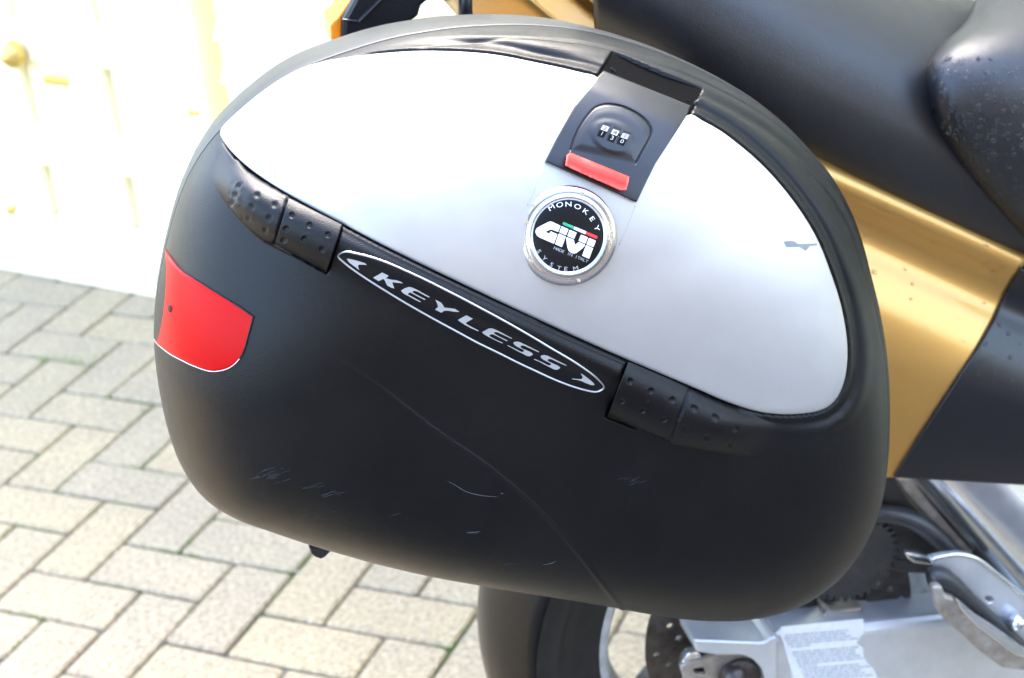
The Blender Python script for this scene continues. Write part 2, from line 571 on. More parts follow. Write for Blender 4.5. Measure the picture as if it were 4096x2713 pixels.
for vis, c, typ, _ in cells:
    rz = angU + (math.pi / 2 if typ else 0) + rnd.uniform(-0.008, 0.008) + rnd.choice((0, math.pi))
    if vis:
        ob = bpy.data.objects.new('paver', rnd.choice(pmeshes))
        col.objects.link(ob)
        ob.parent = ground
        ob.location = (c[0], c[1] - 2.4, rnd.uniform(-0.0012, 0.0012))
        ob.rotation_euler = (rnd.uniform(-0.006, 0.006), rnd.uniform(-0.006, 0.006), rz)
    else:
        me = pmeshes[0]
        b0 = len(far_v)
        ca, sa = math.cos(rz), math.sin(rz)
        far_v += [(c[0] + v.co.x * ca - v.co.y * sa, c[1] + v.co.x * sa + v.co.y * ca, v.co.z) for v in me.vertices]
        far_f += [tuple(i + b0 for i in p.vertices) for p in me.polygons]
o = mesh('outlying_pavers', far_v, far_f, MT['paver'], ground)
tag(o, kind='stuff')

# moss tufts in the joints and grit on the blocks
mv, mf = [], []
def blade(x, y, h, lean, w):
    a = rnd.uniform(0, 6.28)
    dx, dy = math.cos(a), math.sin(a)
    b0 = len(mv)
    mv.extend([(x - dy * w, y + dx * w, -0.01), (x + dy * w, y - dx * w, -0.01), (x + dx * lean, y + dy * lean, h)])
    mf.append((b0, b0 + 1, b0 + 2))
spots = [(150, 833, 0.006, 30), (330, 945, 0.0, 25), (470, 1010, 0, 20), (335, 1080, 0, 30), (500, 1010, 0, 20), (270, 1180, 0, 26),
         (165, 1100, 0, 24), (470, 1250, 0, 30), (700, 1325, 0, 34), (385, 1265, 0, 20), (1065, 1495, 0, 40), (30, 1450, 0, 36), (215, 950, 0, 20),
         (300, 1325, 0, 18), (560, 1085, 0, 22), (40, 1240, 0, 20), (525, 1410, 0, 20)]
def joint_dist(p):
    d = (p[:2] - O2) / 0.1
    u, v = d @ UX, d @ VX
    m_ = math.floor(v)
    x = (math.floor(u) + m_) % 4
    u0 = math.floor(u)
    if x in (0, 1):
        a, b = u0 - x, m_
        return 0.1 * min(u - a, a + 2 - u, v - b, b + 1 - v)
    b = m_ if x == 2 else m_ - 1
    return 0.1 * min(u - u0, u0 + 1 - u, v - b, b + 2 - v)
for (x, y, hh, nb) in spots:
    c = on_ground([(x, y)])[0]
    n_ok = 0
    for _ in range(nb * 40):
        p = c + np.array([rnd.gauss(0, 0.035), rnd.gauss(0, 0.035), 0])
        if joint_dist(p) < 0.0035 or hh > 0 and joint_dist(p) < 0.009:
            blade(p[0], p[1], 0.001 + hh + rnd.random() * (0.004 + hh), rnd.uniform(0.001, 0.004 + hh), 0.0011)
            n_ok += 1
            if n_ok > nb * 3:
                break
o = mesh('moss', mv, mf, MT['moss'])
tag(o, 'green moss and weeds in the paving joints', 'moss', kind='stuff')
gv, gf = [], []
for _ in range(260):
    s = (rnd.uniform(0, 1200), rnd.uniform(640, 1560))
    c = on_ground([s])[0]
    if (c - GP0) @ gnor < 0.03:
        continue
    r = rnd.uniform(0.0008, 0.0026)
    b0 = len(gv)
    gv += [(c[0] + r, c[1], 0), (c[0] - r * .5, c[1] + r * .9, 0), (c[0] - r * .5, c[1] - r * .9, 0), (c[0], c[1], r * 1.3)]
    gf += [(b0, b0 + 1, b0 + 3), (b0 + 1, b0 + 2, b0 + 3), (b0 + 2, b0, b0 + 3)]
o = mesh('grit', gv, gf, MT['stone'])
tag(o, 'pale grit scattered on the paving', 'grit', kind='stuff')

# ================================================================ GARAGE DOOR AND CLAD WALL
GZ = np.array([0, 0, 1.0])
def g_at(q, off=0.0):                                    # sheet point -> (along, up) on the garage plane moved off towards the camera
    P = on_plane(q, GP0 + gnor * off, gnor)
    d = P - GP0
    return np.c_[d @ gdir, d[:, 2]]
def g_box(name, t0, t1, z0, z1, o0, o1, m, parent, bev=0.004, shear=0.0):
    V = []
    for o_ in (o1, o0):
        for t, z in ((t0, z0), (t1, z0), (t1, z1), (t0, z1)):
            V.append(GP0 + gdir * t + GZ * z + gnor * o_)
    ob = prism(name, V[:4], V[4:], m, parent)
    if bev:
        bevel(ob, bev)
    return ob
tA = g_at([(437, 120)])[0][0]                            # door edge
tB = g_at([(480, 120)])[0][0]                            # outer edge of the frame post
door = empty('garage_door', tuple(GP0 + gdir * (tA - 1.2)), 'cream panelled garage door with fielded panels and brass fittings', 'garage door')
g_box('door_leaf', tA - 2.4, tA - 0.004, 0.03, 2.3, -0.045, 0.0, MT['cream'], door)
g_box('bottom_rail', tA - 2.4, tA - 0.006, 0.035, 0.135, 0.001, 0.014, MT['cream'], door, 0.006)
t1 = g_at([(262, 200)])[0][0]
tc_ = g_at([(128, 462)])[0][0]
tB1 = g_at([(316, 490)])[0][0]
zA = g_at([(250, 150)])[0][1]
zB = g_at([(297, 398)])[0][1]
step = tB1 - tc_
SW_ = 0.085                                               # stile and rail width
edges = [tB1 - k * step for k in range(0, 7)]
for k, te in enumerate(edges):                            # stiles left of each recessed panel
    g_box('stile', te - SW_, te, 0.137, 2.29, 0.001, 0.024, MT['cream'], door, 0.004)
g_box('stile', tA - 0.055, tA - 0.006, 0.137, 2.29, 0.001, 0.024, MT['cream'], door, 0.004)
pitch_z = zA - zB
for z_ in (zB - pitch_z, zB, zA, zA + pitch_z, zA + 2 * pitch_z):
    if z_ > 0.2:
        for k, te in enumerate(edges):
            right = tA - 0.056 if k == 0 else edges[k - 1] - SW_ - 0.001
            g_box('rail', te + 0.001, right, z_, z_ + SW_, 0.001, 0.0235, MT['cream'], door, 0.004)
kn = g_at([(40, 122)], 0.03)[0]
kp = GP0 + gdir * kn[0] + GZ * kn[1]
tube('knob', [kp + gnor * 0.002, kp + gnor * 0.03, kp + gnor * 0.042, kp + gnor * 0.062, kp + gnor * 0.07], [0.012, 0.011, 0.028, 0.026, 0.008], MT['brass'], door, 16)
sl = g_at([(100, 191), (180, 199)], 0.012)
g_box('slot_plate', sl[0][0], sl[1][0], sl[1][1] - 0.004, sl[1][1] + 0.012, 0.001, 0.014, MT['brass'], door, 0.003)
hb_ = g_at([(438, 242), (474, 270)], 0.02)
g_box('corner_bracket', hb_[0][0], hb_[1][0], hb_[1][1] + 0.002, hb_[0][1] - 0.004, 0.001, 0.032, MT['ochre'], door, 0.004)
ht = g_at([(20, 490)], 0.02)[0]
g_box('small_catch', ht[0] - 0.012, ht[0] + 0.012, ht[1] - 0.008, ht[1] + 0.008, 0.001, 0.018, MT['brass'], door, 0.003)
post = g_box('door_post', tA + 0.002, tB - 0.003, 0.0, 2.4, -0.05, 0.03, MT['cream'], None, 0.006)
tag(post, 'cream painted timber post at the edge of the garage door', 'post')
wall = empty('clad_wall', tuple(GP0 + gdir * (tB + 1.5)), 'cream wall of overlapping boards beyond the garage door post', 'wall')
g_box('backing', tB, tB + 4.2, 0.0, 2.6, -0.16, -0.06, MT['cream'], wall, 0)
zq = g_at([(500, 84), (515, 183)])
pitch = abs(zq[0][1] - zq[1][1])
z0 = zq[0][1]
k0 = -int(z0 / pitch) - 1
for k in range(k0, 9):
    zb = z0 + k * pitch
    if zb < -0.05 or zb > 2.6:
        continue
    V = []
    for (t) in (tB + 0.035, tB + 4.2):
        V.append([GP0 + gdir * t + GZ * max(zb, 0.001) + gnor * 0.02, GP0 + gdir * t + GZ * max(zb, 0.001) + gnor * -0.055,
                  GP0 + gdir * t + GZ * (zb + pitch * 1.06) + gnor * -0.055, GP0 + gdir * t + GZ * (zb + pitch * 1.06) + gnor * -0.035])
    prism('board', V[0], V[1], MT['cream'], wall)
sill = g_box('door_sill', tA - 2.4, tB, 0.0005, 0.028, -0.03, 0.035, MT['cream'], None, 0.004)
tag(sill, 'cream threshold strip under the garage door on the paving', 'threshold')

# added unseen building behind the photographer: it takes the low sky off the near side of everything
MT['brick'] = mat('dark_brick', (0.07, 0.05, 0.042), 0.9, base2=(0.045, 0.035, 0.03), vscale=12, bump=0.5, bscale=40)
MT['slate'] = mat('slate', (0.04, 0.04, 0.045), 0.7, var=0.2, vscale=8)
MT['pane'] = mat('window_glass', (0.02, 0.022, 0.025), 0.08)
added_house = empty('added_house', (2.5, -7.0, 0), 'unseen dark brick building added behind the photographer to darken reflections', 'added_house')
def wbox(name, a, b, m, parent, bev=0):
    f = [(a[0], a[1], a[2]), (b[0], a[1], a[2]), (b[0], a[1], b[2]), (a[0], a[1], b[2])]
    k = [(x, b[1], z) for x, y, z in f]
    return prism(name, np.array(f), np.array(k), m, parent, bev)
wbox('wall', (-2.4, -10.0, 0), (5.2, -4.2, 4.6), MT['brick'], added_house)
rf_ = np.array([(-2.7, -3.9, 4.58), (-2.7, -10.3, 4.58), (-2.7, -7.1, 6.8)])
prism('roof', rf_, rf_ + np.array([8.2, 0, 0]), MT['slate'], added_house)
for wx in (-1.6, 0.6, 2.8):
    wf = wbox('window', (wx, -4.2, 1.0), (wx + 1.2, -4.14, 2.3), MT['cream'], added_house, 0.01)
    wbox('pane', (wx + 0.08, -4.14, 1.08), (wx + 1.12, -4.13, 2.22), MT['pane'], wf)

# ================================================================ PANNIER
YB, D0, NS = 1.335, 0.225, 0.085
XC, ZC = 0.23523877, 0.87102518
BR = np.array([316.0, 303.7, 289.6, 276.7, 263.9, 251.4, 240.2, 230.6, 222.6, 215.5, 209.7, 204.7, 200.5, 196.5, 193.4, 190.9, 189.2, 188.6, 188.6, 189.3, 191.1, 193.2, 195.9, 199.7, 204.4, 209.3, 213.5, 217.4, 221.8, 226.0, 229.2, 231.2, 232.8, 234.9, 238.1, 242.2, 247.0, 252.5, 258.0, 264.0, 270.5, 276.2, 278.2, 273.5, 265.6, 259.6, 255.2, 252.2, 251.1, 251.2, 252.9, 256.1, 260.9, 268.0, 277.5, 290.0, 306.5, 328.5, 357.1, 389.9, 421.8, 446.0, 456.2, 453.9, 440.8, 420.5, 400.2, 382.1, 365.9, 350.9, 337.4, 326.9]) / 1000
def radius(th):
    a = (th % (2 * np.pi)) / (2 * np.pi) * 72
    i = np.floor(a).astype(int)
    t = a - i
    p0, p1, p2, p3 = BR[(i - 1) % 72], BR[i % 72], BR[(i + 1) % 72], BR[(i + 2) % 72]
    return 0.5 * (2 * p1 + (p2 - p0) * t + (2 * p0 - 5 * p1 + 4 * p2 - p3) * t ** 2 + (3 * p1 - p0 - 3 * p2 + p3) * t ** 3)
PK = [20, 90, 150, 190, 270, 320]
def around(a, vals):
    a = np.degrees(a) % 360
    k = np.array(PK + [380.0])
    v = np.array(vals + vals[:1])
    aa = np.where(a < 20, a + 360, a)
    i = np.clip(np.searchsorted(k, aa, side='right') - 1, 0, 5)
    t = (1 - np.cos(np.pi * (aa - k[i]) / (k[i + 1] - k[i]))) / 2
    return v[i] * (1 - t) + v[i + 1] * t
def dome(w):
    rho = np.hypot(w[:, 0], w[:, 1])
    th = np.arctan2(w[:, 1], w[:, 0])
    p = around(th, [2.4, 2.0, 2.6, 4.0, 5.4, 4.4])
    q = around(th, [2.2, 2.0, 2.2, 2.6, 3.0, 2.8])
    D = NS + (D0 - NS) * np.clip(1 - rho ** p, 0, 1) ** (1 / q)
    R = radius(th) * rho
    return np.c_[XC + R * np.cos(th), YB - D, ZC + R * np.sin(th)]
def normal(w):
    rho = np.hypot(w[:, 0], w[:, 1])
    k = np.where(rho > 0.9985, 0.9985 / np.maximum(rho, 1e-9), 1.0)
    w = w * k[:, None]
    e = 4e-4
    a = dome(w + [e, 0]) - dome(w - [e, 0])
    b = dome(w + [0, e]) - dome(w - [0, e])
    n = np.cross(a, b)
    n /= np.linalg.norm(n, axis=1)[:, None] + 1e-15
    return n * np.where(n[:, 1] > 0, -1, 1)[:, None]
def to_disc(q):
    """sheet point -> unit-disc coordinate of the lid surface under it"""
    q = np.atleast_2d(np.asarray(q, float))
    lo, hi = np.full(len(q), NS + 1e-4), np.full(len(q), D0 + 1e-3)
    def wn_(n):
        P = at_y(q, YB - n)
        x, z = P[:, 0] - XC, P[:, 2] - ZC
        th = np.arctan2(z, x)
        r = np.hypot(x, z) / radius(th)
        return np.c_[r * np.cos(th), r * np.sin(th)]
    # march from outside towards the surface
    n = hi.copy()
    done = np.zeros(len(q), bool)
    res = n.copy()
    for k in range(64):
        n2 = hi - (hi - lo) * k / 63
        D = YB - dome(wn_(n2))[:, 1]
        hit = (~done) & (n2 <= D)
        res[hit] = n2[hit]
        done |= hit
    res[~done] = NS
    a, b = res, res + (D0 - NS) / 60
    for k in range(18):
        m_ = (a + b) / 2
        D = YB - dome(wn_(m_))[:, 1]
        under = m_ <= D
        a = np.where(under, m_, a)
        b = np.where(under, b, m_)
    w = wn_(a)
    r = np.hypot(w[:, 0], w[:, 1])
    return w * np.where(r > 1, 1 / np.maximum(r, 1e-9), 1)[:, None]

PANEL = [(507, 303), (512, 284), (535, 250), (580, 206), (640, 172), (700, 153), (780, 136), (900, 122), (1000, 118), (1130, 125), (1250, 147), (1340, 167), (1382, 180), (1400, 222),
         (1480, 255), (1562, 290), (1594, 265), (1625, 280), (1680, 313), (1760, 380), (1830, 460), (1885, 545), (1920, 630), (1945, 710), (1958, 790), (1957, 850), (1945, 900),
         (1922, 934), (1885, 952), (1820, 958), (1750, 951), (1680, 929), (1600, 895), (1450, 832), (1300, 765), (1100, 672), (900, 575), (790, 517),
         (670, 452), (590, 400), (540, 356), (515, 324)]
PANEL_S = resample(PANEL, 150)
POCKET = [(1416, 119), (1624, 204), (1595, 266), (1378, 179)]
HDIR, HNRM = np.array([0.903, 0.43]), np.array([-0.43, 0.903])
HL0 = np.array([646.0, 502.0])
DIMPLES = cH([(945, 383), (910, 482), (885, 568), (1120, 475), (1070, 595), (1045, 712), (1300, 575), (1245, 712), (1215, 835), (1483, 685), (1425, 825),
              (1400, 945), (1668, 787), (1615, 930), (1860, 887), (1800, 1040)]) + \
          cI([(760, 417), (680, 603), (957, 507), (878, 692), (1157, 593), (1078, 778), (1363, 672), (1278, 858), (1563, 758), (1483, 935), (1757, 865), (1695, 1000)])
BLOCK_A = [(666, 455), (793, 519), (756, 632), (634, 564)]
BLOCK_B = [(1451, 834), (1594, 894), (1548, 1021), (1401, 965)]
CREASE = [(640, 735), (720, 790), (870, 890), (1000, 990), (1150, 1095), (1290, 1225), (1440, 1412)]
def barrel(q, block=False):
    t = (q - HL0) @ HDIR
    e = (q - HL0) @ HNRM
    # the ends sweep with the panel edge and narrow to a tip
    dl, dr_ = np.clip(-t, 0, 260), np.clip(t - 1023, 0, 300)
    e = e + 0.0025 * dl ** 1.9 + 0.0099 * dr_ ** 1.5
    ends = sstep(t, -190, -70) * (1 - sstep(t, 1120, 1268))
    k = np.clip(t / 950, 0, 1.05)
    nar = 1 - 0.45 * np.clip(dl / 185, 0, 1) - 0.45 * np.clip(dr_ / 240, 0, 1)
    lo_, up_ = (67 + 22 * k) * nar, (-62 + 10 * k) * nar
    sharp = np.clip(1 - ((e - (lo_ + up_) / 2) / ((lo_ - up_) / 2)) ** 2, 0, 1) ** 0.7
    soft = np.exp(-((e + 6) / 40) ** 2)
    mid = 0.0 if block else sstep(t, 60, 75) * (1 - sstep(t, 950, 965))
    return ends * (0.0150 * sharp * (1 - mid) + 0.0105 * soft * mid)
def detail(q, block=False):
    h = barrel(q, block)
    for d in DIMPLES:
        k = np.hypot(q[:, 0] - d[0], q[:, 1] - d[1])
        near = k < 14
        h[near] -= 0.0016 * np.clip(1 - (k[near] / 7.5) ** 2, 0, 1) ** 0.7
    if block:
        return h
    sp = signed(q, PANEL_S)
    top = 1 - sstep((q - np.array([1300, 700])) @ HNRM, -60, 90)
    right = sstep(q[:, 0], 1850, 1950) * (1 - sstep(q[:, 1], 760, 980))
    fl = np.clip(np.maximum(top * (sp > 0), right), 0, 1)
    h -= 0.0019 * fl * np.exp(-((sp - 22) / 9.5) ** 2)
    h += 0.0012 * fl * np.exp(-((sp - 46) / 13) ** 2)
    h += 0.0007 * np.exp(-((sp - 9) / 5) ** 2) * (1 - 0.5 * fl)
    h = np.where(sp < 5, h * sstep(sp, -2, 5) - 0.0065 * (1 - sstep(sp, 1.2, 5)), h)
    for b in (BLOCK_A, BLOCK_B):
        sb = signed(q, b)
        h -= 0.0030 * (1 - sstep(sb, -1.0, 3.0))
    pk = signed(q, POCKET)
    h -= 0.014 * (1 - sstep(pk, -4.5, 1.5)) * (sp > -60)
    cr = seg_dist(q, resample(CREASE, 60, closed=False), closed=False)
    h += 0.0010 * np.exp(-(cr / 4.2) ** 2) * sstep(q[:, 1], 760, 960)
    return h
def place(q, hfun):
    """sheet outline -> points on the lid raised by hfun, kept under the traced outline"""
    q = np.asarray(q, float)
    h = hfun(q)[:, None]
    w = q.copy()
    for _ in range(3):
        d = to_disc(w)
        w = w + (q - sheet(dome(d) + normal(d) * h)) * 0.9
    d = to_disc(w)
    return dome(d) + normal(d) * h
def patch(name, outline, hfun, m, parent, n=160, rings=14, edge=0.0012, skirt=0.004, smooth_outline=True, soft=4, bevel_px=3.0):
    """closed skin laid on the lid: rounded rim, skirt at the border"""
    b = resample(outline, n, smooth=smooth_outline)
    c = b.mean(0)
    ks = np.r_[np.linspace(0.03, 1, rings)]
    size = np.hypot(*(b - c).T).mean()
    ks = np.r_[ks[:-1] * (1 - bevel_px * 1.5 / size), 1 - bevel_px / size, 1 - bevel_px * 0.4 / size, 1.0]
    drops = np.r_[np.zeros(len(ks) - 2), edge * 0.25, edge]
    Q = np.concatenate([c + (b - c) * k for k in ks])
    W = Q.copy()
    dr = np.repeat(drops, n)
    hh = lambda w: hfun(w) - dr
    P = place(Q, hh)
    d = to_disc(b)
    low = place(b, lambda w: hfun(w) - edge - skirt)
    P = np.r_[P, low]
    F = [tuple(f) for f in grid_faces(len(ks) + 1, n, True)] + [tuple(range(n))]
    ob = mesh(name, P, F, m, parent, True, fix=False)
    me = ob.data
    nrm = np.zeros(len(me.polygons) * 3)
    me.polygons.foreach_get('normal', nrm)
    if nrm.reshape(-1, 3)[:, 1].mean() > 0:
        me.flip_normals()
    return ob
def decal(name, outline, h0, h1, m, parent, base=None):
    base = base or (lambda w: np.zeros(len(w)))
    q = np.asarray(outline, float)
    F = place(q, lambda w: base(w) + h1)
    K = place(q, lambda w: base(w) + h0)
    return prism(name, F, K, m, parent)
def strip(name, line, h, r, m, parent, base=None, n=80, closed=False, segs=8):
    base = base or (lambda w: np.zeros(len(w)))
    P = place(resample(line, n, closed=closed), lambda w: base(w) + h)
    return tube(name, P, r, m, parent, segs, n=n, closed=closed)

case = empty('pannier', (0.25, 1.24, 0.49), 'large black motorcycle pannier with silver lid panel, red reflector and combination latch', 'pannier')
NSP, = (1100,)
rr = np.r_[np.linspace(0.004, 0.86, 250), 0.86 + 0.14 * np.sin(np.linspace(0, np.pi / 2, 75)[1:])]
th = np.arange(NSP) / NSP * 2 * np.pi
W = (rr[:, None, None] * np.stack([np.cos(th), np.sin(th)], -1)[None]).reshape(-1, 2)
P0 = dome(W)
q0 = sheet(P0)
NW = normal(W)
hh = detail(q0)
for _ in range(2):
    hh = detail(sheet(P0 + NW * hh[:, None]))
rho = np.hypot(W[:, 0], W[:, 1])
tt = np.arctan2(W[:, 1], W[:, 0])
# shallow flange groove just inside the front edge
fr = np.clip(np.cos(tt + 0.25), 0, 1) ** 0.5
hh -= 0.0030 * fr * np.exp(-((rho - 0.955) / 0.012) ** 2)
hh -= 0.0013 * np.clip(np.cos(tt - 0.35), 0, 1) ** 0.6 * np.exp(-((rho - 0.9835) / 0.0022) ** 2)
hh *= 1 - sstep(rho, 0.985, 0.999)
P0 = P0 + NW * hh[:, None]
last = np.c_[XC + radius(th) * 0.985 * np.cos(th), np.full(NSP, YB - NS + 0.0004), ZC + radius(th) * 0.985 * np.sin(th)]
P0 = np.r_[P0, last]
me = bpy.data.meshes.new('lid')
F = grid_faces(len(rr) + 1, NSP, True)[:, ::-1]
me.vertices.add(len(P0))
me.vertices.foreach_set('co', P0.ravel())
me.loops.add(F.size)
me.loops.foreach_set('vertex_index', F.ravel().astype(np.int32))
me.polygons.add(len(F))
me.polygons.foreach_set('loop_start', np.arange(0, F.size, 4, dtype=np.int32))
me.update(calc_edges=True)
me.validate()
lid = link('lid', me, MT['plastic'], case, True)
nrm = np.zeros(len(me.polygons) * 3)
me.polygons.foreach_get('normal', nrm)
if nrm.reshape(-1, 3)[:, 1].mean() > 0:
    me.flip_normals()
# rear shell
prof = [(NS - 0.0022, 0.985), (NS - 0.0022, 0.9985), (NS - 0.004, 1.0), (NS - 0.010, 0.9995), (NS - 0.018, 0.997), (NS - 0.027, 0.991), (NS - 0.038, 0.981),
        (NS - 0.055, 0.965), (0.012, 0.945), (0.002, 0.93), (0.0, 0.91)]
th2 = np.arange(300) / 300 * 2 * np.pi
V = [np.c_[XC + radius(th2) * s * np.cos(th2), np.full(300, YB - n), ZC + radius(th2) * s * np.sin(th2)] for n, s in prof]
mesh('rear_shell', np.concatenate(V), [tuple(f) for f in grid_faces(len(prof), 300, True)] + [tuple(range((len(prof) - 1) * 300, len(prof) * 300))],
     MT['shell'], case, True, fix=True)

# silver panel
pan_h = lambda w: np.full(len(w), 0.0012)
panel = patch('lid_panel', PANEL, pan_h, MT['silver'], case, n=420, rings=44, edge=0.0014, skirt=0.0035, bevel_px=4.0)
# split line marking the plate that carries the round badge
for ln in (cL([(128, 1240), (20, 1510)]), cB([(1850, 395), (1650, 880)])):
    strip('panel_seam', ln, 0.0011, 0.00045, MT['grey_ink'], panel, n=12, segs=6)
# damage to the paint
decal('chipped_paint', cP([(50, 95), (95, 90), (118, 97), (130, 108), (238, 106), (240, 116), (200, 120), (176, 148), (140, 125), (65, 127)]), 0.0008, 0.00145, MT['peel'], panel)
for ln in (cD([(1437, 858), (1438, 895), (1436, 934)]), cD([(1333, 845), (1355, 875), (1382, 907)])):
    strip('hair', ln, 0.0013, 0.00022, MT['grime'], panel, n=12, segs=5)

# hinges
for b in (BLOCK_A, BLOCK_B):
    c = np.mean(b, 0)
    bb = [tuple(c + (np.array(p) - c) * 0.978) for p in b]
    patch('hinge', bb, lambda w: detail(w, True) + 0.0010, MT['plastic'], case, n=240, rings=46, edge=0.0010, skirt=0.009, smooth_outline=False, bevel_px=2.0)

# red reflector wrapping round the rear end
RT = cR([(1040, 822), (900, 725), (800, 665), (700, 603), (600, 540), (490, 470), (390, 400), (335, 340), (290, 275), (255, 215)])
RB = cR([(1020, 900), (990, 1010), (960, 1115), (905, 1215), (825, 1280), (730, 1308), (640, 1306), (500, 1258), (380, 1200), (250, 1120), (190, 1070), (160, 1025)])
dT, dB = to_disc(RT), to_disc(RB)
def extend(d):
    v = d[-1] - d[-3]
    v = v / np.linalg.norm(v)
    v = 0.55 * v + 0.45 * np.array([-1.0, 0.0])
    out = [d]
    p = d[-1]
    for k in range(40):
        p = p + v * 0.006
        if np.hypot(*p) > 0.999:
            break
        out.append(p[None])
    return np.concatenate(out)
eT, eB = extend(dT), extend(dB)
lineT, lineB = resample(eT, 70, closed=False), resample(eB, 70, closed=False)
rows = 26
Q = np.concatenate([lineT * (1 - k / (rows - 1)) + lineB * (k / (rows - 1)) for k in range(rows)])
Pq = dome(Q) + normal(Q) * 0.0011
Pb = dome(Q) - normal(Q) * 0.002
refl = mesh('reflector', Pq, grid_faces(rows, 70), MT['lens'], case, True)
nr = np.zeros(len(refl.data.polygons) * 3)
refl.data.polygons.foreach_get('normal', nr)
if nr.reshape(-1, 3)[:, 1].mean() > 0:
    refl.data.flip_normals()
solid(refl, 0.002)
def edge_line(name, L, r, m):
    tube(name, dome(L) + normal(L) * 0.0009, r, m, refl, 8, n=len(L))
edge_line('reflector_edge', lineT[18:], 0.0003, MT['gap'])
edge_line('reflector_edge', lineB[20:], 0.00034, MT['satin'])  # pale line laid on for the highlight along the lower edge
edge_line('reflector_edge', np.r_[lineT[:19][::-1], lineB[:21]], 0.0005, MT['gap'])
sc = to_disc(cR([(306, 750)]))
cpt, cn = (dome(sc) + normal(sc) * 0.0012)[0], normal(sc)[0]
def disc_on(name, c, n, r, h, m, parent, segs=24):
    a = np.cross(n, [0, 0, 1.0]); a /= np.linalg.norm(a)
    b = np.cross(n, a)
    w = np.arange(segs) / segs * 2 * np.pi
    ring = np.cos(w)[:, None] * a + np.sin(w)[:, None] * b
    return prism(name, c + n * h + r * ring, c + r * ring, m, parent)
disc_on('screw', cpt, cn, 0.0026, 0.0006, MT['gap'], refl)

# KEYLESS nameplate
base_h = lambda w: barrel(w)
ec = np.array([(780 + 1398) / 2, (588.6 + 906) / 2])
ax = np.array([1398 - 780, 906 - 588.6]) / 2
ha = np.linalg.norm(ax)
ax /= ha
ay = np.array([-ax[1], ax[0]])
OV = np.concatenate([cK1([(45, 95), (60, 45), (110, 25), (230, 35), (420, 75), (620, 130), (830, 205), (1100, 322), (1400, 460), (1700, 610), (2000, 763)]),
                     cK2([(240, 2), (500, 142), (800, 310), (1100, 485), (1400, 665), (1700, 840), (1900, 970), (2100, 1115), (2220, 1230), (2270, 1310), (2245, 1370),
                          (2170, 1385), (2000, 1368), (1750, 1300), (1450, 1188), (1150, 1052), (800, 888), (500, 737), (200, 592)]),
                     cK1([(2150, 1412), (1900, 1275), (1600, 1113), (1300, 945), (1000, 770), (700, 585), (450, 425), (250, 285), (120, 180), (60, 120)])])
OV = resample(OV, 60)
plate = patch('nameplate', OV, lambda w: base_h(w) + 0.0006, MT['badge_black'], case, n=200, rings=18, edge=0.0006, skirt=0.002, bevel_px=2)
strip('nameplate_frame', OV, 0.0010, 0.00075, MT['satin'], plate, base_h, n=220, closed=True, segs=10)
LET = [('arrow', cK1([(182, 140), (215, 138), (300, 158), (400, 185), (470, 210), (502, 235), (440, 233), (375, 232), (360, 245), (365, 275), (382, 318), (345, 290), (285, 245), (225, 200)])),
       ('letter_k', cK1([(598, 437), (740, 355), (842, 406), (800, 448), (880, 466), (965, 476), (1030, 500), (1066, 524), (960, 514), (900, 506), (905, 540), (932, 606), (880, 592), (820, 560), (775, 470), (755, 455), (685, 490)])),
       ('letter_e', cK1([(1035, 640), (1090, 605), (1160, 580), (1215, 592), (1300, 632), (1400, 690), (1487, 738), (1470, 745), (1380, 700), (1290, 652), (1245, 640), (1220, 650), (1215, 668), (1300, 712), (1420, 774), (1405, 784), (1300, 732), (1215, 685), (1180, 668), (1150, 680), (1145, 700), (1230, 745), (1350, 810), (1335, 820), (1230, 768), (1150, 722), (1110, 705), (1060, 672)])),
       ('letter_y', cK1([(1573, 780), (1610, 798), (1670, 832), (1695, 870), (1715, 905), (1790, 912), (1880, 925), (1950, 968), (1935, 975), (1860, 968), (1780, 955), (1730, 952), (1700, 962), (1668, 985), (1620, 962), (1568, 938), (1590, 915), (1618, 900), (1605, 850)])),
       ('letter_l', cK1([(1925, 1100), (2060, 1025), (2165, 1080), (2065, 1135), (2050, 1155), (2100, 1184)]) + cK2([(148, 350), (140, 362)]) + cK1([(2120, 1222), (2030, 1172)])),
       ('letter_e', cK2([(204, 376), (310, 318), (350, 312), (390, 318), (470, 352), (590, 415), (712, 478), (700, 490), (580, 430), (470, 380), (430, 372), (405, 385), (410, 402), (500, 452), (634, 518), (622, 530), (500, 468), (400, 418), (365, 410), (325, 430), (340, 452), (430, 500), (556, 556), (545, 566), (430, 515), (330, 465), (270, 432), (225, 402)])),
       ('letter_s', cK2([(735, 565), (745, 545), (800, 535), (850, 548), (950, 595), (1050, 645), (1168, 705), (1160, 718), (1040, 662), (930, 612), (890, 600), (865, 605), (852, 628), (880, 650), (950, 680), (1030, 715), (1065, 745), (1060, 762), (1010, 785), (960, 778), (900, 745), (800, 695), (700, 640), (632, 608), (640, 598), (720, 635), (800, 675), (870, 712), (905, 708), (915, 690), (900, 672), (850, 650), (790, 618), (750, 590)])),
       ('letter_s', cK2([(1192, 792), (1205, 770), (1255, 762), (1310, 775), (1410, 825), (1510, 872), (1632, 935), (1622, 946), (1500, 892), (1390, 840), (1350, 828), (1322, 834), (1310, 856), (1340, 878), (1410, 908), (1490, 945), (1525, 972), (1520, 990), (1470, 1014), (1420, 1006), (1360, 975), (1260, 925), (1160, 872), (1078, 838), (1090, 828), (1180, 866), (1260, 905), (1330, 940), (1362, 936), (1372, 920), (1360, 902), (1310, 878), (1250, 848), (1210, 820)])),
       ('arrow', cK2([(1872, 1080), (1882, 1075), (1920, 1100), (2000, 1160), (2070, 1220), (2106, 1255), (2100, 1276), (2050, 1272), (1960, 1240), (1890, 1205), (1820, 1186), (1722, 1172), (1730, 1160), (1800, 1168), (1870, 1172), (1895, 1168), (1905, 1145), (1895, 1115)]))]
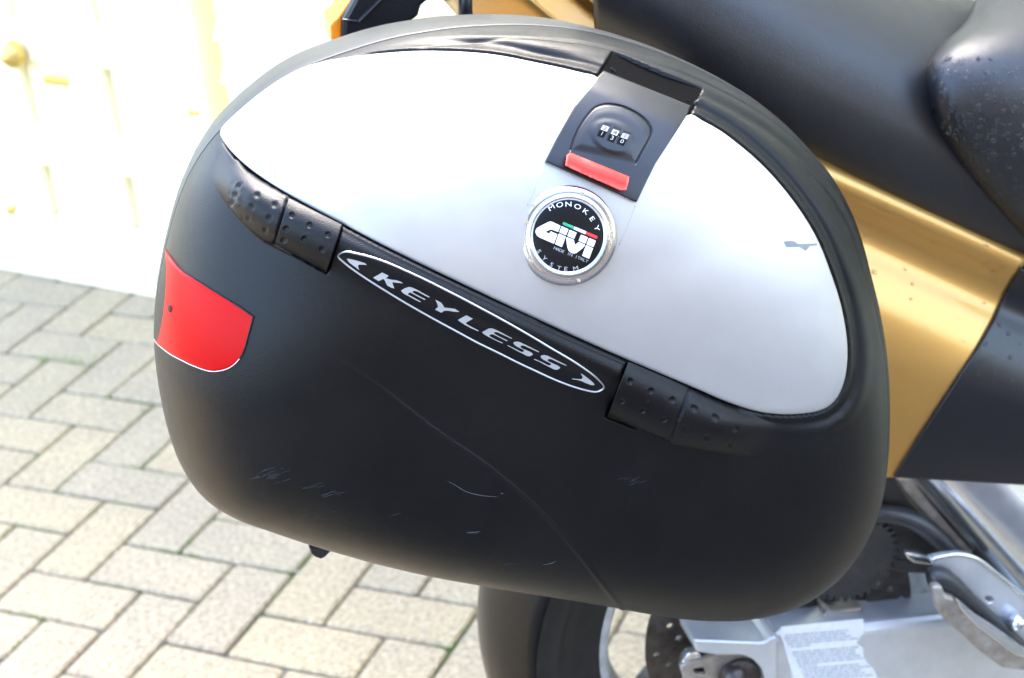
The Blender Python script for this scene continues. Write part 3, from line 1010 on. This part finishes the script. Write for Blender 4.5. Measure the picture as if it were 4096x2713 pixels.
for nm, ol in LET:
    decal(nm, ol, 0.0004, 0.0013, MT['letter_silver'], plate, base_h)

# round badge
bw = to_disc(cB([(1005, 768)]))
bP, bN = dome(bw)[0], normal(bw)[0]
view = np.array([0, 0, CAM_H]) - bP
view /= np.linalg.norm(view)
bN = bN * 0.6 + view * 0.4
bN /= np.linalg.norm(bN)
bP = bP + bN * 0.0012
def bpl(q, h):
    return on_plane(q, bP + bN * h, bN)
e1 = bpl(cB([(1305, 905)]), 0)[0] - bpl(cB([(705, 630)]), 0)[0]
e1 -= bN * (e1 @ bN)
e1 /= np.linalg.norm(e1)
e2 = np.cross(bN, e1)
if e2[2] < 0:
    e2 = -e2
bC = bpl(cB([(1015, 767)]), 0.003)[0] - bN * 0.003
def frame_lathe(name, prof, m, parent, segs=120, closed=True, centre=None):
    c_ = bC if centre is None else centre
    w = np.arange(segs) / segs * 2 * np.pi
    ring = np.cos(w)[:, None] * e1 + np.sin(w)[:, None] * e2
    V = np.concatenate([c_ + r * ring + bN * h for r, h in prof + (prof[:1] if closed else [])])
    F = [tuple(f) for f in grid_faces(len(prof) + (1 if closed else 0), segs, True)]
    if not closed:
        F.append(tuple(range((len(prof) - 1) * segs, len(prof) * segs)))
    return mesh(name, V, F, m, parent, True, fix=True)
rim_r = 0.0362
bring = frame_lathe('round_badge', [(0.0240, -0.004), (0.0264, 0.0026), (0.0270, 0.0036), (0.0279, 0.0040), (0.0288, 0.0036), (0.0293, 0.0028), (0.0310, 0.0026), (0.0335, 0.0022),
                                    (0.0352, 0.0012), (rim_r, -0.0002), (rim_r, -0.005)], MT['chrome'], case)
face = frame_lathe('badge_face', [(0.0268, -0.003), (0.0268, 0.0024), (0.0262, 0.0027), (0.012, 0.0029), (0.0004, 0.0030)], MT['badge_black'], bring, closed=False)
frame_lathe('inner_rim', [(0.0256, 0.0026), (0.0259, 0.0034), (0.0266, 0.0036), (0.0271, 0.0030), (0.0271, 0.0020)], MT['satin'], bring)
for (x, y) in ((1190, 235), (575, 385), (490, 600), (545, 1075), (1145, 1325), (1550, 820)):
    c = bpl(cB([(x, y)]), 0.0026)[0]
    disc_on('rivet', c - bN * 0.001, bN, 0.0013, 0.0016, MT['chrome'], bring, 14)
def on_badge(name, ol, h0, h1, m, bev=0.0002):
    F = bpl(ol, 0.003 + h1)
    K = bpl(ol, 0.003 + h0)
    return prism(name, F, K, m, bring, bev, 1)
LOGO = [('letter_g', [(960, 345), (880, 535), (680, 460), (635, 462), (500, 525), (500, 545), (605, 590), (650, 515), (862, 610), (750, 905), (300, 710), (215, 645), (172, 545), (180, 470), (235, 400), (560, 230), (640, 210), (700, 222)]),
        ('letter_i', [(990, 355), (1208, 450), (1130, 640), (918, 550)]),
        ('letter_i', [(905, 583), (1125, 680), (1000, 1012), (785, 918)]),
        ('letter_v', [(1245, 468), (1465, 560), (1385, 752), (1170, 662)]),
        ('letter_v', [(1148, 695), (1375, 780), (1388, 860), (1412, 935), (1470, 900), (1525, 850), (1730, 935), (1700, 990), (1640, 1055), (1450, 1200), (1380, 1215), (1290, 1190), (1215, 1130), (1175, 1030), (1150, 900), (1140, 760)]),
        ('letter_v', [(1600, 620), (1815, 708), (1738, 905), (1522, 815)]),
        ('letter_i', [(1848, 722), (2065, 815), (1990, 1010), (1770, 925)]),
        ('letter_i', [(1758, 950), (1978, 1045), (1855, 1378), (1635, 1280)])]
for nm, ol in LOGO:
    on_badge(nm, cG(ol), 0.0, 0.0007, MT['white'])
on_badge('green_bar', cG([(1035, 240), (1065, 228), (1395, 365), (1365, 452), (1040, 312), (1022, 285)]), 0.0, 0.0006, MT['green'])
on_badge('white_bar', cG([(1397, 366), (1768, 522), (1735, 610), (1367, 453)]), 0.0, 0.0006, MT['white'])
on_badge('red_bar', cG([(1770, 523), (2105, 665), (2125, 700), (2100, 745), (2065, 755), (1737, 611)]), 0.0, 0.0006, MT['redink'])
def badge_text(name, items, size, wide, m):
    V, F = [], []
    for ch, (x, y), mode in items:
        c = bpl(cB([(x, y)]), 0.0031)[0]
        r = c - (bC + bN * 0.003)
        a = math.atan2(r @ e2, r @ e1)
        if mode == 'top':
            up = np.cos(a) * e1 + np.sin(a) * e2
        elif mode == 'bottom':
            up = -(np.cos(a) * e1 + np.sin(a) * e2)
        else:
            up = e2
        rt = np.cross(up, bN)
        v, f = glyph(ch, size)
        b0 = len(V)
        V += [c + rt * p[0] * wide + up * p[1] + bN * 0.0002 for p in v]
        F += [tuple(i + b0 for i in p) for p in f]
    return mesh(name, V, F, m, bring)
badge_text('lettering_monokey', [(c_, p, 'top') for c_, p in zip('MONOKEY', ((800, 408), (905, 374), (1015, 366), (1130, 398), (1233, 460), (1313, 552), (1372, 668)))], 0.0050, 1.35, MT['white'])
badge_text('lettering_system', [(c_, p, 'bottom') for c_, p in zip('SYSTEM', ((645, 958), (715, 1047), (803, 1125), (897, 1168), (983, 1180), (1105, 1172)))], 0.0044, 1.3, MT['grey_ink'])
mid_txt = [('MADE IN ITALY'[k], (850 + 395 * k / 12, 922 + 158 * k / 12), 'flat') for k in range(13) if 'MADE IN ITALY'[k] != ' ']
badge_text('lettering_made_in_italy', mid_txt, 0.0031, 1.15, MT['grey_ink'])

# latch with combination lock
LP = cL([(705, 297), (1000, 415), (1250, 515), (1485, 612), (1455, 690), (1300, 930), (1170, 1130), (1090, 1290), (1000, 1478), (600, 1300), (180, 1112), (280, 910), (440, 620), (600, 420), (650, 350)])
ARC = cL([(405, 1010), (440, 900), (500, 780), (600, 652), (680, 610), (770, 602), (880, 622), (1000, 680), (1090, 752), (1130, 822), (1122, 890), (1060, 1005), (990, 1130)])
ARC_S = resample(ARC, 50, closed=False)
bot_dir = np.array(LP[8]) - np.array(LP[10])
bot_dir /= np.linalg.norm(bot_dir)
bot_n = np.array([bot_dir[1], -bot_dir[0]])              # up from the bottom edge
DISH = np.array(cL([(785, 890)])[0])
def latch_h(w):
    up = (w - np.array(LP[10])) @ bot_n
    h = 0.0032 + 0.0010 * np.exp(-(up / 40) ** 2)
    h = h - 0.004 * sstep(up, 190, 262)
    h = h + 0.0010 * sstep(-signed(w, ARC_S), -1, 22)
    a = (w - DISH) @ HDIR
    b = (w - DISH) @ HNRM
    k = np.sqrt((a / 52) ** 2 + (b / 36) ** 2)
    h = h + 0.0009 * (1 - sstep(k, 0.8, 1.15)) 
    h = h - 0.0013 * np.exp(-(seg_dist(w, ARC_S, closed=False) / 1.9) ** 2)
    return h
decal('latch_recess_shade', [(1415, 122), (1621, 206), (1595, 262), (1381, 178)], -0.012, -0.0012, MT['pocket_shade'], case)  # black cover standing in for the shade inside the latch pocket
latch = patch('latch', LP, latch_h, MT['latch'], case, n=300, rings=90, edge=0.0012, skirt=0.0045, smooth_outline=False, bevel_px=2.2)
DW = [((710, 765), (768, 785), (705, 895), (648, 875)), ((800, 800), (858, 820), (795, 938), (738, 915)), ((890, 835), (948, 855), (885, 967), (825, 945))]
dig = (('2', '1'), ('4', '3'), ('1', '0'))
for wi, (win, dd) in enumerate(zip(DW, dig)):
    w4 = np.array(cL(win))
    cw = w4.mean(0)
    decal('dial_window', [tuple(cw + (p - cw) * 1.06) for p in w4], 0.0, 0.0004, MT['gap'], latch, latch_h)
    ml, mr = (w4[0] * 0.46 + w4[3] * 0.54), (w4[1] * 0.46 + w4[2] * 0.54)
    tl, tr = w4[0] * 0.84 + w4[3] * 0.16, w4[1] * 0.84 + w4[2] * 0.16
    # each wheel shows two facets, the upper turned up and coloured paler for its sky reflection
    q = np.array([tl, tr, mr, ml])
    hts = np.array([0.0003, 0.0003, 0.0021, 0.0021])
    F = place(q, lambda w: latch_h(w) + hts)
    mesh('dial_wheel', F, [(0, 1, 2, 3)], MT['dial_lit'], latch, fix=False)
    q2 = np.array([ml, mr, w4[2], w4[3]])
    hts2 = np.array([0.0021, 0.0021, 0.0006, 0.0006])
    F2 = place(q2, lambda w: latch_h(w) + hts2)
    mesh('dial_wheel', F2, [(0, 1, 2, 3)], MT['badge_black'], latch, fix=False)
    for quad, ch, mm in ((F, dd[0], MT['gap']), (F2, dd[1], MT['sticker'])):
        c = quad.mean(0)
        rt = quad[1] - quad[0]
        wd = np.linalg.norm(rt)
        rt = rt / wd
        up = quad[0] - quad[3]
        ht_ = np.linalg.norm(up)
        up = up / ht_
        nn = np.cross(rt, up)
        if nn[1] > 0:
            nn = -nn
        v, f = glyph(ch, 1.0)
        ext = v.max(0) - v.min(0)
        s = 0.62 * ht_ / ext[1]
        sx = min(s * 1.3, 0.6 * wd / ext[0])
        if ch == '1':
            sx = s * 0.9
        V = [c + rt * p[0] * sx + up * p[1] * s + nn * 0.00015 for p in v]
        mesh('digit', V, f, mm, latch)
bt_top = resample(cL([(402, 1030), (660, 1136), (935, 1249)]), 24, closed=False)
bt_mid = resample(cL([(374, 1056), (420, 1072), (500, 1122), (580, 1152), (660, 1172), (800, 1215), (931, 1270)]), 24, closed=False)
bt_bot = resample(cL([(360, 1150), (480, 1206), (640, 1278), (760, 1330), (830, 1362), (868, 1374), (907, 1368)]), 24, closed=False)
lay = []
for ln, hz in ((bt_top, -0.001), (bt_top, 0.0024), (bt_top * 0.3 + bt_mid * 0.7, 0.0044), (bt_mid, 0.0050), (bt_mid * 0.5 + bt_bot * 0.5, 0.0052), (bt_mid * 0.06 + bt_bot * 0.94, 0.0048), (bt_bot, 0.0040), (bt_bot, -0.001)):
    P = place(ln, lambda w: latch_h(w) + hz)
    lay.append(np.r_[place(ln[:1], lambda w: latch_h(w) - 0.001), P, place(ln[-1:], lambda w: latch_h(w) - 0.001)])
btn = mesh('push_button', np.concatenate(lay), grid_faces(len(lay), 26), MT['button'], latch, True, fix=True)
sm_ = btn.modifiers.new('bevel', 'BEVEL'); sm_.width = 0.0005; sm_.segments = 2; sm_.limit_method = 'ANGLE'; sm_.angle_limit = math.radians(40)
for k, ch in enumerate('PUSH'):
    c2 = np.array(cL([(520 + 68 * k, 1205 + 29 * k)]))
    cc = place(c2, lambda w: latch_h(w) + 0.0052)[0]
    c3 = place(c2 + HDIR * 6, lambda w: latch_h(w) + 0.0052)[0]
    rt = (c3 - cc) / np.linalg.norm(c3 - cc)
    nw = normal(to_disc(c2))[0]
    up = np.cross(nw, rt)
    if up[2] < 0:
        up = -up
    v, f = glyph(ch, 0.0066)
    mesh('button_letter', [cc + rt * p[0] * 1.15 + up * p[1] * 0.8 + nw * 0.0003 for p in v], f, MT['button_text'], btn)

# scuffs on the black lid
def scratch(pts, r, m, n=24):
    strip('scuff', pts, 0.0, [r * 0.3, r, r, r * 0.25], m, lid, n=n, segs=5)
scratch(cC([(1245, 315), (1290, 340), (1340, 370), (1420, 392), (1520, 402)]), 0.00026, MT['scuff'])
scratch(cC([(1535, 382), (1550, 381)]), 0.0003, MT['scuff'], 6)
scratch(cC([(1345, 598), (1380, 600), (1420, 592)]), 0.00024, MT['scuff'])
scratch(cC([(1555, 778), (1620, 770)]), 0.0003, MT['scuff2'])
scratch(cC([(1770, 780), (1815, 772), (1845, 758)]), 0.00024, MT['scuff'])
for (cx_, cy_, sx_, sy_, n_) in ((240, 290, 75, 26, 26), (580, 395, 55, 14, 12), (480, 350, 45, 12, 7), (2260, 322, 50, 16, 9), (1380, 600, 40, 8, 4), (620, 520, 250, 90, 8)):
    for _ in range(n_):
        x_, y_ = cx_ + rnd.gauss(0, sx_ * 0.6), cy_ + rnd.gauss(0, sy_ * 0.7)
        l_ = rnd.uniform(18, 70)
        a_ = math.radians(rnd.gauss(-17, 3))
        e_ = (x_ + l_ * math.cos(a_), y_ + l_ * math.sin(a_))
        scratch(cC([(x_, y_), ((x_ + e_[0]) / 2, (y_ + e_[1]) / 2 + rnd.uniform(-2, 2)), e_]), rnd.uniform(0.00010, 0.00024), MT['scuff2'], 8)

# rubber foot under the case
ft = at_y([(713, 1262), (766, 1274), (752, 1288), (742, 1293), (728, 1288), (720, 1280)], np.full(6, 1.235))
prism('foot', ft, ft + np.array([0.0, 0.03, 0.0]), MT['rubber_foot'], case, 0.001)

# ================================================================ MOTORCYCLE
bike = empty('motorcycle', (0.55, 1.49, 0.0), 'gold and black motorcycle seen from its right rear side behind the pannier', 'motorcycle')
# passenger seat
base = [(1372, 42, 1.43), (1480, 110, 1.42), (1620, 205, 1.402), (1780, 300, 1.392), (1910, 372, 1.388), (2050, 443, 1.384), (2200, 514, 1.382), (2340, 580, 1.382), (2480, 646, 1.382)]
rows = []
for dx, dy, dY in ((8, 70, 0.03), (0, 0, 0.0), (0, -70, -0.012), (6, -170, -0.012), (16, -290, 0.006), (26, -400, 0.05), (36, -480, 0.12), (40, -520, 0.20)):
    rows.append([(x + dx * (1 if i else 1), y + dy, Y + dY) for i, (x, y, Y) in enumerate(base)])
for r in rows:
    r[-1] = (r[-1][0], r[-1][1], r[-1][2] + 0.012)
loft('passenger_seat', rows, MT['seat'], bike, 0.01)
# rider seat with its rolled edge
eb = [(2300, -160), (2285, -80), (2256, 0), (2228, 55), (2166, 110), (2140, 165), (2147, 240), (2180, 330), (2250, 430), (2330, 520), (2420, 610)]
dYr = [0.27, 0.185, 0.112, 0.070, 0.038, 0.018, 0.004, 0, 0.0, 0.002, 0.004]
rows = []
for (x, y), dy in zip(eb, dYr):
    rows.append([(x - 5, y + 6, 1.405 + dy), (x + 2, y, 1.378 + dy), (x + 22, y - 6, 1.358 + dy), (x + 75, y - 14, 1.344 + dy), (x + 190, y - 20, 1.336 + dy), (x + 420, y - 20, 1.34 + dy)])
loft('rider_seat', rows, MT['seat'], bike, 0.01)
# gold tail fairing (lower flank)
prof = [((1870, 338), (2380, 580), 1.396), ((1870, 368), (2376, 595), 1.379), ((1870, 400), (2358, 624), 1.3745), ((1870, 434), (2340, 650), 1.381), ((1870, 462), (2326, 676), 1.386),
        ((1870, 506), (2310, 712), 1.3845), ((1870, 566), (2288, 756), 1.372), ((1870, 640), (2256, 812), 1.3585), ((1870, 740), (2218, 868), 1.3515), ((1870, 850), (2178, 928), 1.350),
        ((1870, 980), (2118, 1020), 1.3525), ((1870, 1100), (2066, 1104), 1.358)]
rows, rows2 = [], []
for (l, r, Y) in prof:
    rows.append([(l[0] + (r[0] - l[0]) * k / 4, l[1] + (r[1] - l[1]) * k / 4, Y + 0.004 * (1 - k / 4)) for k in range(5)])
gold = loft('tail_fairing', rows, MT['gold'], bike, 0.004)
for k, (l, r, Y) in enumerate(prof[2:]):
    sl_ = (r[1] - l[1]) / (r[0] - l[0])
    yr = r[1] + sl_ * (2440 - r[0]) * 0.9 if k < 9 else 1126
    if k == 8: yr = 1062
    rows2.append([(r[0] + 2 + (2440 - r[0]) * t, r[1] + (yr - r[1]) * t, Y - 0.0035 - 0.004 * t) for t in (0, 0.12, 0.4, 0.7, 1)])
loft('side_cover', rows2, MT['dark_panel'], bike, 0.006)
# upper gold tail section
rows = []
for dx, dy in ((-130, -110), (-68, -60), (0, 0), (62, 52), (130, 104), (210, 160)):
    rows.append([(x + dx * (0.8 if i < 2 else 1), y + dy, Y) for i, (x, y, Y) in enumerate([(1050, 30, 1.56), (1085, 12, 1.50), (1150, 4, 1.462), (1226, 2, 1.445), (1246, 0, 1.458), (1298, 0, 1.492), (1344, 0, 1.520), (1360, 0, 1.514), (1385, 0, 1.53)])])
loft('tail_cowl', rows, MT['gold'], bike, 0.004)
# turn signal
sig = slab('turn_signal', cT([(178, 152), (262, 0), (300, -110), (900, -110), (872, 0), (795, 50), (786, 130), (700, 190), (300, 330), (172, 330)]), 1.40, 0.05, MT['dark_panel'], bike, 0.004)
slab('signal_ridge', cT([(292, 176), (470, 0), (560, -100), (590, -100), (500, 0), (318, 190)]), 1.3955, 0.006, MT['dark_panel'], sig, 0.002)
slab('signal_rim', cT([(178, 150), (292, 160), (300, 182), (180, 168)]), 1.397, 0.004, MT['dark_panel'], sig, 0.001)
slab('signal_lens', cT([(84, 205), (98, 178), (140, 140), (236, 0), (310, -110), (345, -110), (281, 0), (172, 152), (168, 330), (88, 330)]), 1.405, 0.04, MT['amber'], sig, 0.004, 3)
# subframe post and rear light bracket beside the cowl
tube('grab_stay', at_y([(1076, -70), (1075, 0), (1077, 60)], np.array([1.43, 1.42, 1.42])), 0.0062, MT['dark_panel'], bike, 12)
slab('tail_bracket', [(985, -40), (1250, -40), (1190, -3), (1090, 2), (1055, -1), (1030, 6)], 1.45, 0.02, MT['black_metal'], bike, 0.003)
# frame casting
fa = at_y([(2085, 935), (2165, 1020), (2325, 1196), (2480, 1370)], np.array([1.425, 1.42, 1.415, 1.41]))
tube('frame_spar', fa, [0.046, 0.048, 0.050, 0.052], MT['polish'], bike, 48, n=40)
slab('spar_web', cF([(455, 175), (560, 330), (700, 480), (860, 630), (955, 715), (1040, 715), (860, 520), (700, 330), (600, 190)]), 1.405, 0.02, MT['alloy2'], bike, 0.004)
# pannier rack tube
tube('rack_tube', at_y(cF([(150, 400), (300, 432), (430, 440), (560, 470), (680, 530), (790, 625), (900, 745), (1010, 880)]), np.array([1.40, 1.395, 1.39, 1.388, 1.386, 1.386, 1.388, 1.39])), 0.0100, MT['black_metal'], bike, 18)
tube('rack_stay', at_y(cF([(455, 410), (490, 350), (530, 295), (600, 200)]), np.full(4, 1.425)), 0.005, MT['alloy2'], bike, 10)
# footrest hanger
hang = upright_plate('footrest_hanger', [resample(cF([(735, 752), (770, 740), (850, 728), (930, 722), (1010, 738), (1080, 775), (1150, 830), (1260, 920), (1480, 1105), (1480, 1420), (1300, 1275), (1200, 1190), (1100, 1105), (1010, 1030), (930, 960), (860, 880), (830, 835), (775, 826)]), 70, smooth=False),
                      resample(cF([(1165, 1030), (1150, 1055), (1120, 1055), (1096, 1030), (1096, 1010), (1120, 1000), (1150, 1008)]), 16)], 1.352, 0.008, MT['alloy'], bike, 0.0012)
tube('hanger_rim', at_y(cF([(738, 748), (850, 724), (930, 719), (1010, 735), (1080, 772), (1150, 827), (1260, 917), (1480, 1102)]), np.full(8, 1.352)), 0.0024, MT['polish'], hang, 10)
slab('hanger_tip', cF([(552, 712), (580, 707), (735, 745), (740, 795), (610, 778), (570, 750)]), 1.366, 0.010, MT['polish'], hang, 0.002)
tube('hanger_bolt', at_y(cF([(1310, 1185), (1310, 1185)]), np.array([1.338, 1.36])), [0.0085, 0.0085], MT['polish'], hang, 16, n=4)
tube('brake_rod', at_y(cF([(720, 880), (790, 870), (850, 920), (930, 985), (1100, 1130), (1300, 1310), (1480, 1460)]), np.full(7, 1.343)), [0.011, 0.0115, 0.0085, 0.0075, 0.0075, 0.0075, 0.0075], MT['black_metal'], bike, 14)
ped = slab('brake_lever', cF([(742, 948), (806, 936), (832, 1003), (895, 1025), (960, 1085), (1040, 1142), (1150, 1215), (1250, 1285), (1370, 1375), (1480, 1440), (1480, 1560), (1370, 1520), (1225, 1502), (1150, 1450), (1050, 1372), (920, 1250), (820, 1165), (770, 1090)]), 1.322, 0.012, MT['alloy2'], bike, 0.003)
slab('lever_edge', cF([(895, 1022), (930, 1045), (1040, 1138), (1150, 1210), (1250, 1280), (1370, 1370), (1480, 1436), (1480, 1475), (1300, 1410), (1180, 1320), (1040, 1215), (940, 1110)]), 1.3195, 0.010, MT['polish'], ped, 0.0025)

# swingarm
AX = at_y([(1698, 1567)], np.array([1.357]))[0]
SW = 1.376
arm = slab('swingarm', [(1776, 1478), (1800, 1468), (2008, 1447), (2200, 1426), (2460, 1398), (2460, 1760), (1776, 1760)], SW, 0.055, MT['alloy'], bike, 0.012, 4)
slab('arm_end', cS([(416, 500), (1010, 524), (1090, 520), (1160, 470), (1200, 470), (1200, 1400), (1110, 1400), (1098, 900), (1060, 770), (980, 690), (880, 645), (640, 645), (440, 615)]), SW - 0.012, 0.05, MT['alloy'], arm, 0.004, 3)
upright_plate('adjuster_plate', [cW([(28, 1330), (300, 1248), (500, 1200), (700, 1120), (950, 1108), (1250, 1112), (1420, 1135), (1560, 1240), (1650, 1400), (1680, 1800), (140, 1800)]),
                                 cW([(245, 1400), (300, 1365), (505, 1335), (545, 1510), (400, 1512), (290, 1490)])], SW + 0.003, 0.006, MT['alloy2'], arm, 0.0008)
slab('adjuster_lug', cW([(30, 1325), (110, 1150), (200, 1080), (350, 1040), (440, 1110), (430, 1190), (200, 1250)]), SW + 0.006, 0.012, MT['polish'], arm, 0.002)
slab('slot_back', cW([(200, 1300), (600, 1300), (600, 1560), (200, 1560)]), SW + 0.02, 0.004, MT['gap'], arm)
ac = at_y(cW([(1190, 1560)]), np.array([SW]))[0]
lathe('axle_washer', [(0.0005, -0.004), (0.0215, -0.004), (0.023, -0.002), (0.023, 0.004)], ac, MT['disc'], arm, 48)
nutc = at_y(cW([(1100, 1600)]), np.array([SW - 0.012]))[0]
lathe('axle_nut', [(0.0004, -0.010), (0.007, -0.010), (0.0075, -0.004), (0.0125, -0.002), (0.0135, 0.0), (0.0135, 0.012)], nutc, MT['disc'], arm, 6)
lathe('axle_end', [(0.0004, -0.013), (0.0045, -0.013), (0.0055, -0.008), (0.0055, 0.0)], nutc, MT['polish'], arm, 24)
# warning sticker
STK = cS([(1215, 425), (1250, 375), (1700, 330), (2020, 300), (2030, 430), (1990, 470), (1950, 530), (2025, 580), (2020, 640), (2060, 720), (2120, 770), (2145, 830), (2250, 1150), (1420, 1150), (1330, 760), (1260, 520)])
st = slab('warning_sticker', STK, SW - 0.0006, 0.001, MT['sticker'], arm)
rv, rf = [], []
for r in range(17):
    y = 452 + r * 27.5
    x = 1262 + r * 13.5 + (18 if r % 4 == 0 else 0)
    xe = 1900 + (60 if r > 4 else 0) + r * 8 - rnd.uniform(0, 120) - (420 if r in (4, 11) else 0)
    if r in (5,):
        continue
    while x < xe:
        wdt = rnd.choice((18, 30, 44, 60, 75))
        sl_ = -0.085
        p = [(x, y + (x - 1262) * sl_), (x + wdt, y + (x + wdt - 1262) * sl_), (x + wdt + 3, y + 15 + (x + wdt - 1262) * sl_), (x + 3, y + 15 + (x - 1262) * sl_)]
        P = at_y(cS(p), np.full(4, SW - 0.0010))
        b0 = len(rv)
        rv += [tuple(v) for v in P]
        rf.append((b0, b0 + 1, b0 + 2, b0 + 3))
        x += wdt + 11
o = mesh('sticker_print', rv, rf, MT['grey_ink'], arm)
# rear wheel
WC = np.array([AX[0] + 0.075, 1.49, 0.31])
wh = empty('rear_wheel', (0, 0, 0))
wh.parent = bike
wh.location = tuple(-np.array(bike.location) + WC)
def wlink(o):
    o.parent = wh
    o.location = tuple(-WC)
    return o
tp = [(0.270, -0.081), (0.2735, -0.0805), (0.281, -0.073), (0.297, -0.050), (0.307, -0.025), (0.309, 0.0), (0.307, 0.025), (0.297, 0.050), (0.281, 0.073), (0.2735, 0.0805), (0.270, 0.081)]
wlink(lathe('tyre', tp, WC, MT['rubber'], None, 160))
sw = [(0.2702, 0.082), (0.266, 0.0825), (0.264, 0.0812), (0.250, 0.084), (0.246, 0.084), (0.245, 0.0824), (0.238, 0.082), (0.226, 0.079), (0.2245, 0.0772), (0.213, 0.074), (0.2115, 0.0725), (0.203, 0.070), (0.198, 0.066)]
for sg in (-1, 1):
    wlink(lathe('tyre_sidewall', [(a_, sg * b_) for a_, b_ in sw], WC, MT['sidewall'], None, 160))
rp = [(0.199, -0.068), (0.195, -0.070), (0.190, -0.068), (0.187, -0.060), (0.184, -0.05), (0.182, -0.02), (0.178, -0.012), (0.177, 0.0), (0.178, 0.012), (0.182, 0.02), (0.184, 0.05), (0.190, 0.068), (0.199, 0.068)]
wlink(lathe('rim', rp, WC, MT['rim'], None, 160))
for k in range(3):
    a = math.radians(100 + 120 * k)
    d = np.array([math.cos(a), 0, math.sin(a)])
    s = np.array([-math.sin(a), 0, math.cos(a)])
    fr_ = [WC + d * 0.03 + s * 0.035, WC + d * 0.172 + s * 0.016, WC + d * 0.172 - s * 0.016, WC + d * 0.03 - s * 0.035]
    wlink(prism('spoke', [p + np.array([0, -0.02, 0]) for p in fr_], [p + np.array([0, 0.02, 0]) for p in fr_], MT['grime'], None, 0.005))
wlink(lathe('hub', [(0.0005, -0.07), (0.045, -0.07), (0.05, -0.06), (0.05, 0.06), (0.0005, 0.07)], WC, MT['grime'], None, 48))
hol = []
for k in range(48):
    a = 2 * math.pi * k / 48
    rh = (0.138, 0.126, 0.114)[k % 3]
    hol.append(circle2(WC[0] + rh * math.cos(a), WC[2] + rh * math.sin(a), 0.0042, 12))
ds = upright_plate('brake_disc', [circle2(WC[0], WC[2], 0.149, 140), circle2(WC[0], WC[2], 0.100, 80)] + hol, 1.418, 0.005, MT['disc'], None, 0.0004, world2d=True)
wlink(ds)
# sprocket and chain side clutter seen through the gap
sp = at_y([(1968, 1290)], np.array([1.397]))[0]
tee = []
for k in range(34):
    for (f, r) in ((0.0, 0.045), (0.3, 0.045), (0.5, 0.0505), (0.7, 0.0505), (0.95, 0.045)):
        a = 2 * math.pi * (k + f) / 34
        tee.append((sp[0] + r * math.cos(a), sp[2] + r * math.sin(a)))
upright_plate('sprocket', [tee], 1.393, 0.004, MT['grime'], bike, 0.0006, world2d=True)
slab('mudguard', [(1860, 1150), (2055, 1080), (2095, 1151), (2142, 1202), (2196, 1252), (2220, 1292), (2112, 1302), (2050, 1312), (1990, 1350), (1900, 1390)], 1.402, 0.004, MT['grime'], bike, 0.001)
tube('spring_unit', at_y([(1960, 1190), (1985, 1290), (2000, 1400)], np.array([1.47, 1.47, 1.47])), [0.014, 0.016, 0.014], MT['grime'], bike, 16)
tube('linkage', at_y([(1895, 1405), (1940, 1370), (2010, 1340), (2060, 1300)], np.full(4, 1.455)), [0.010, 0.009, 0.008, 0.008], MT['grime'], bike, 12)
tube('chain_guide', at_y([(1905, 1370), (1935, 1395), (1970, 1402), (2010, 1395)], np.full(4, 1.425)), 0.008, MT['grime'], bike, 12)
slab('arm_brace', cS([(1630, 300), (1700, 230), (1900, 200), (2010, 185), (2020, 225), (1960, 262), (1780, 285)]), 1.40, 0.03, MT['alloy2'], bike, 0.004)
slab('hanger_bar', [(2050, 1290), (2160, 1302), (2170, 1330), (2090, 1326), (2050, 1318)], 1.40, 0.02, MT['grime'], bike, 0.003)
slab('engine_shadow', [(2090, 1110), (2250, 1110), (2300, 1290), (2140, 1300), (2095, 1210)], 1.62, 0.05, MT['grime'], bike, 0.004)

# rain drops on seat and side panels
dv, df = [], []
def drop(P, n, r):
    a = np.cross(n, [0.3, 0.2, 0.9]); a /= np.linalg.norm(a)
    b = np.cross(n, a)
    b0 = len(dv)
    S = 8
    el = 1 + 0.5 * rnd.random()
    for k in range(S):
        w = 2 * math.pi * k / S
        dv.append(P + r * (math.cos(w) * a * el + math.sin(w) * b))
    for k in range(S):
        w = 2 * math.pi * k / S
        dv.append(P + 0.7 * r * (math.cos(w) * a * el + math.sin(w) * b) + n * r * 0.45)
    dv.append(P + n * r * 0.6)
    for k in range(S):
        df.append((b0 + k, b0 + (k + 1) % S, b0 + S + (k + 1) % S, b0 + S + k))
        df.append((b0 + S + k, b0 + S + (k + 1) % S, b0 + 2 * S))
bpy.context.view_layer.update()
dg = bpy.context.evaluated_depsgraph_get()
def cast(q):
    d = Vector(rays([q])[0]).normalized()
    ok, loc, nr_, idx, ob, mx = scn.ray_cast(dg, Vector((0, 0, CAM_H)), d)
    return (np.array(loc), np.array(nr_), ob) if ok else None
names = ('rider_seat', 'passenger_seat', 'tail_fairing', 'side_cover')
def rain(n, box, rlo, rhi, only):
    for _ in range(n):
        q = (rnd.uniform(box[0], box[2]), rnd.uniform(box[1], box[3]))
        h = cast(q)
        if h and h[2].name.split('.')[0] in only:
            drop(h[0], h[1], rnd.uniform(rlo, rhi))
rain(260, (2150, 130, 2367, 480), 0.0010, 0.0028, ('rider_seat',))
rain(80, (1950, 300, 2250, 560), 0.0007, 0.0018, ('passenger_seat',))
rain(34, (1930, 400, 2367, 720), 0.0008, 0.0026, ('tail_fairing',))
rain(14, (2030, 700, 2300, 950), 0.0006, 0.0018, ('tail_fairing',))
rain(36, (2250, 650, 2367, 900), 0.0008, 0.0022, ('side_cover',))
o = mesh('water_drops', dv, df, MT['water'], bike, True)
tag(o, kind='stuff')
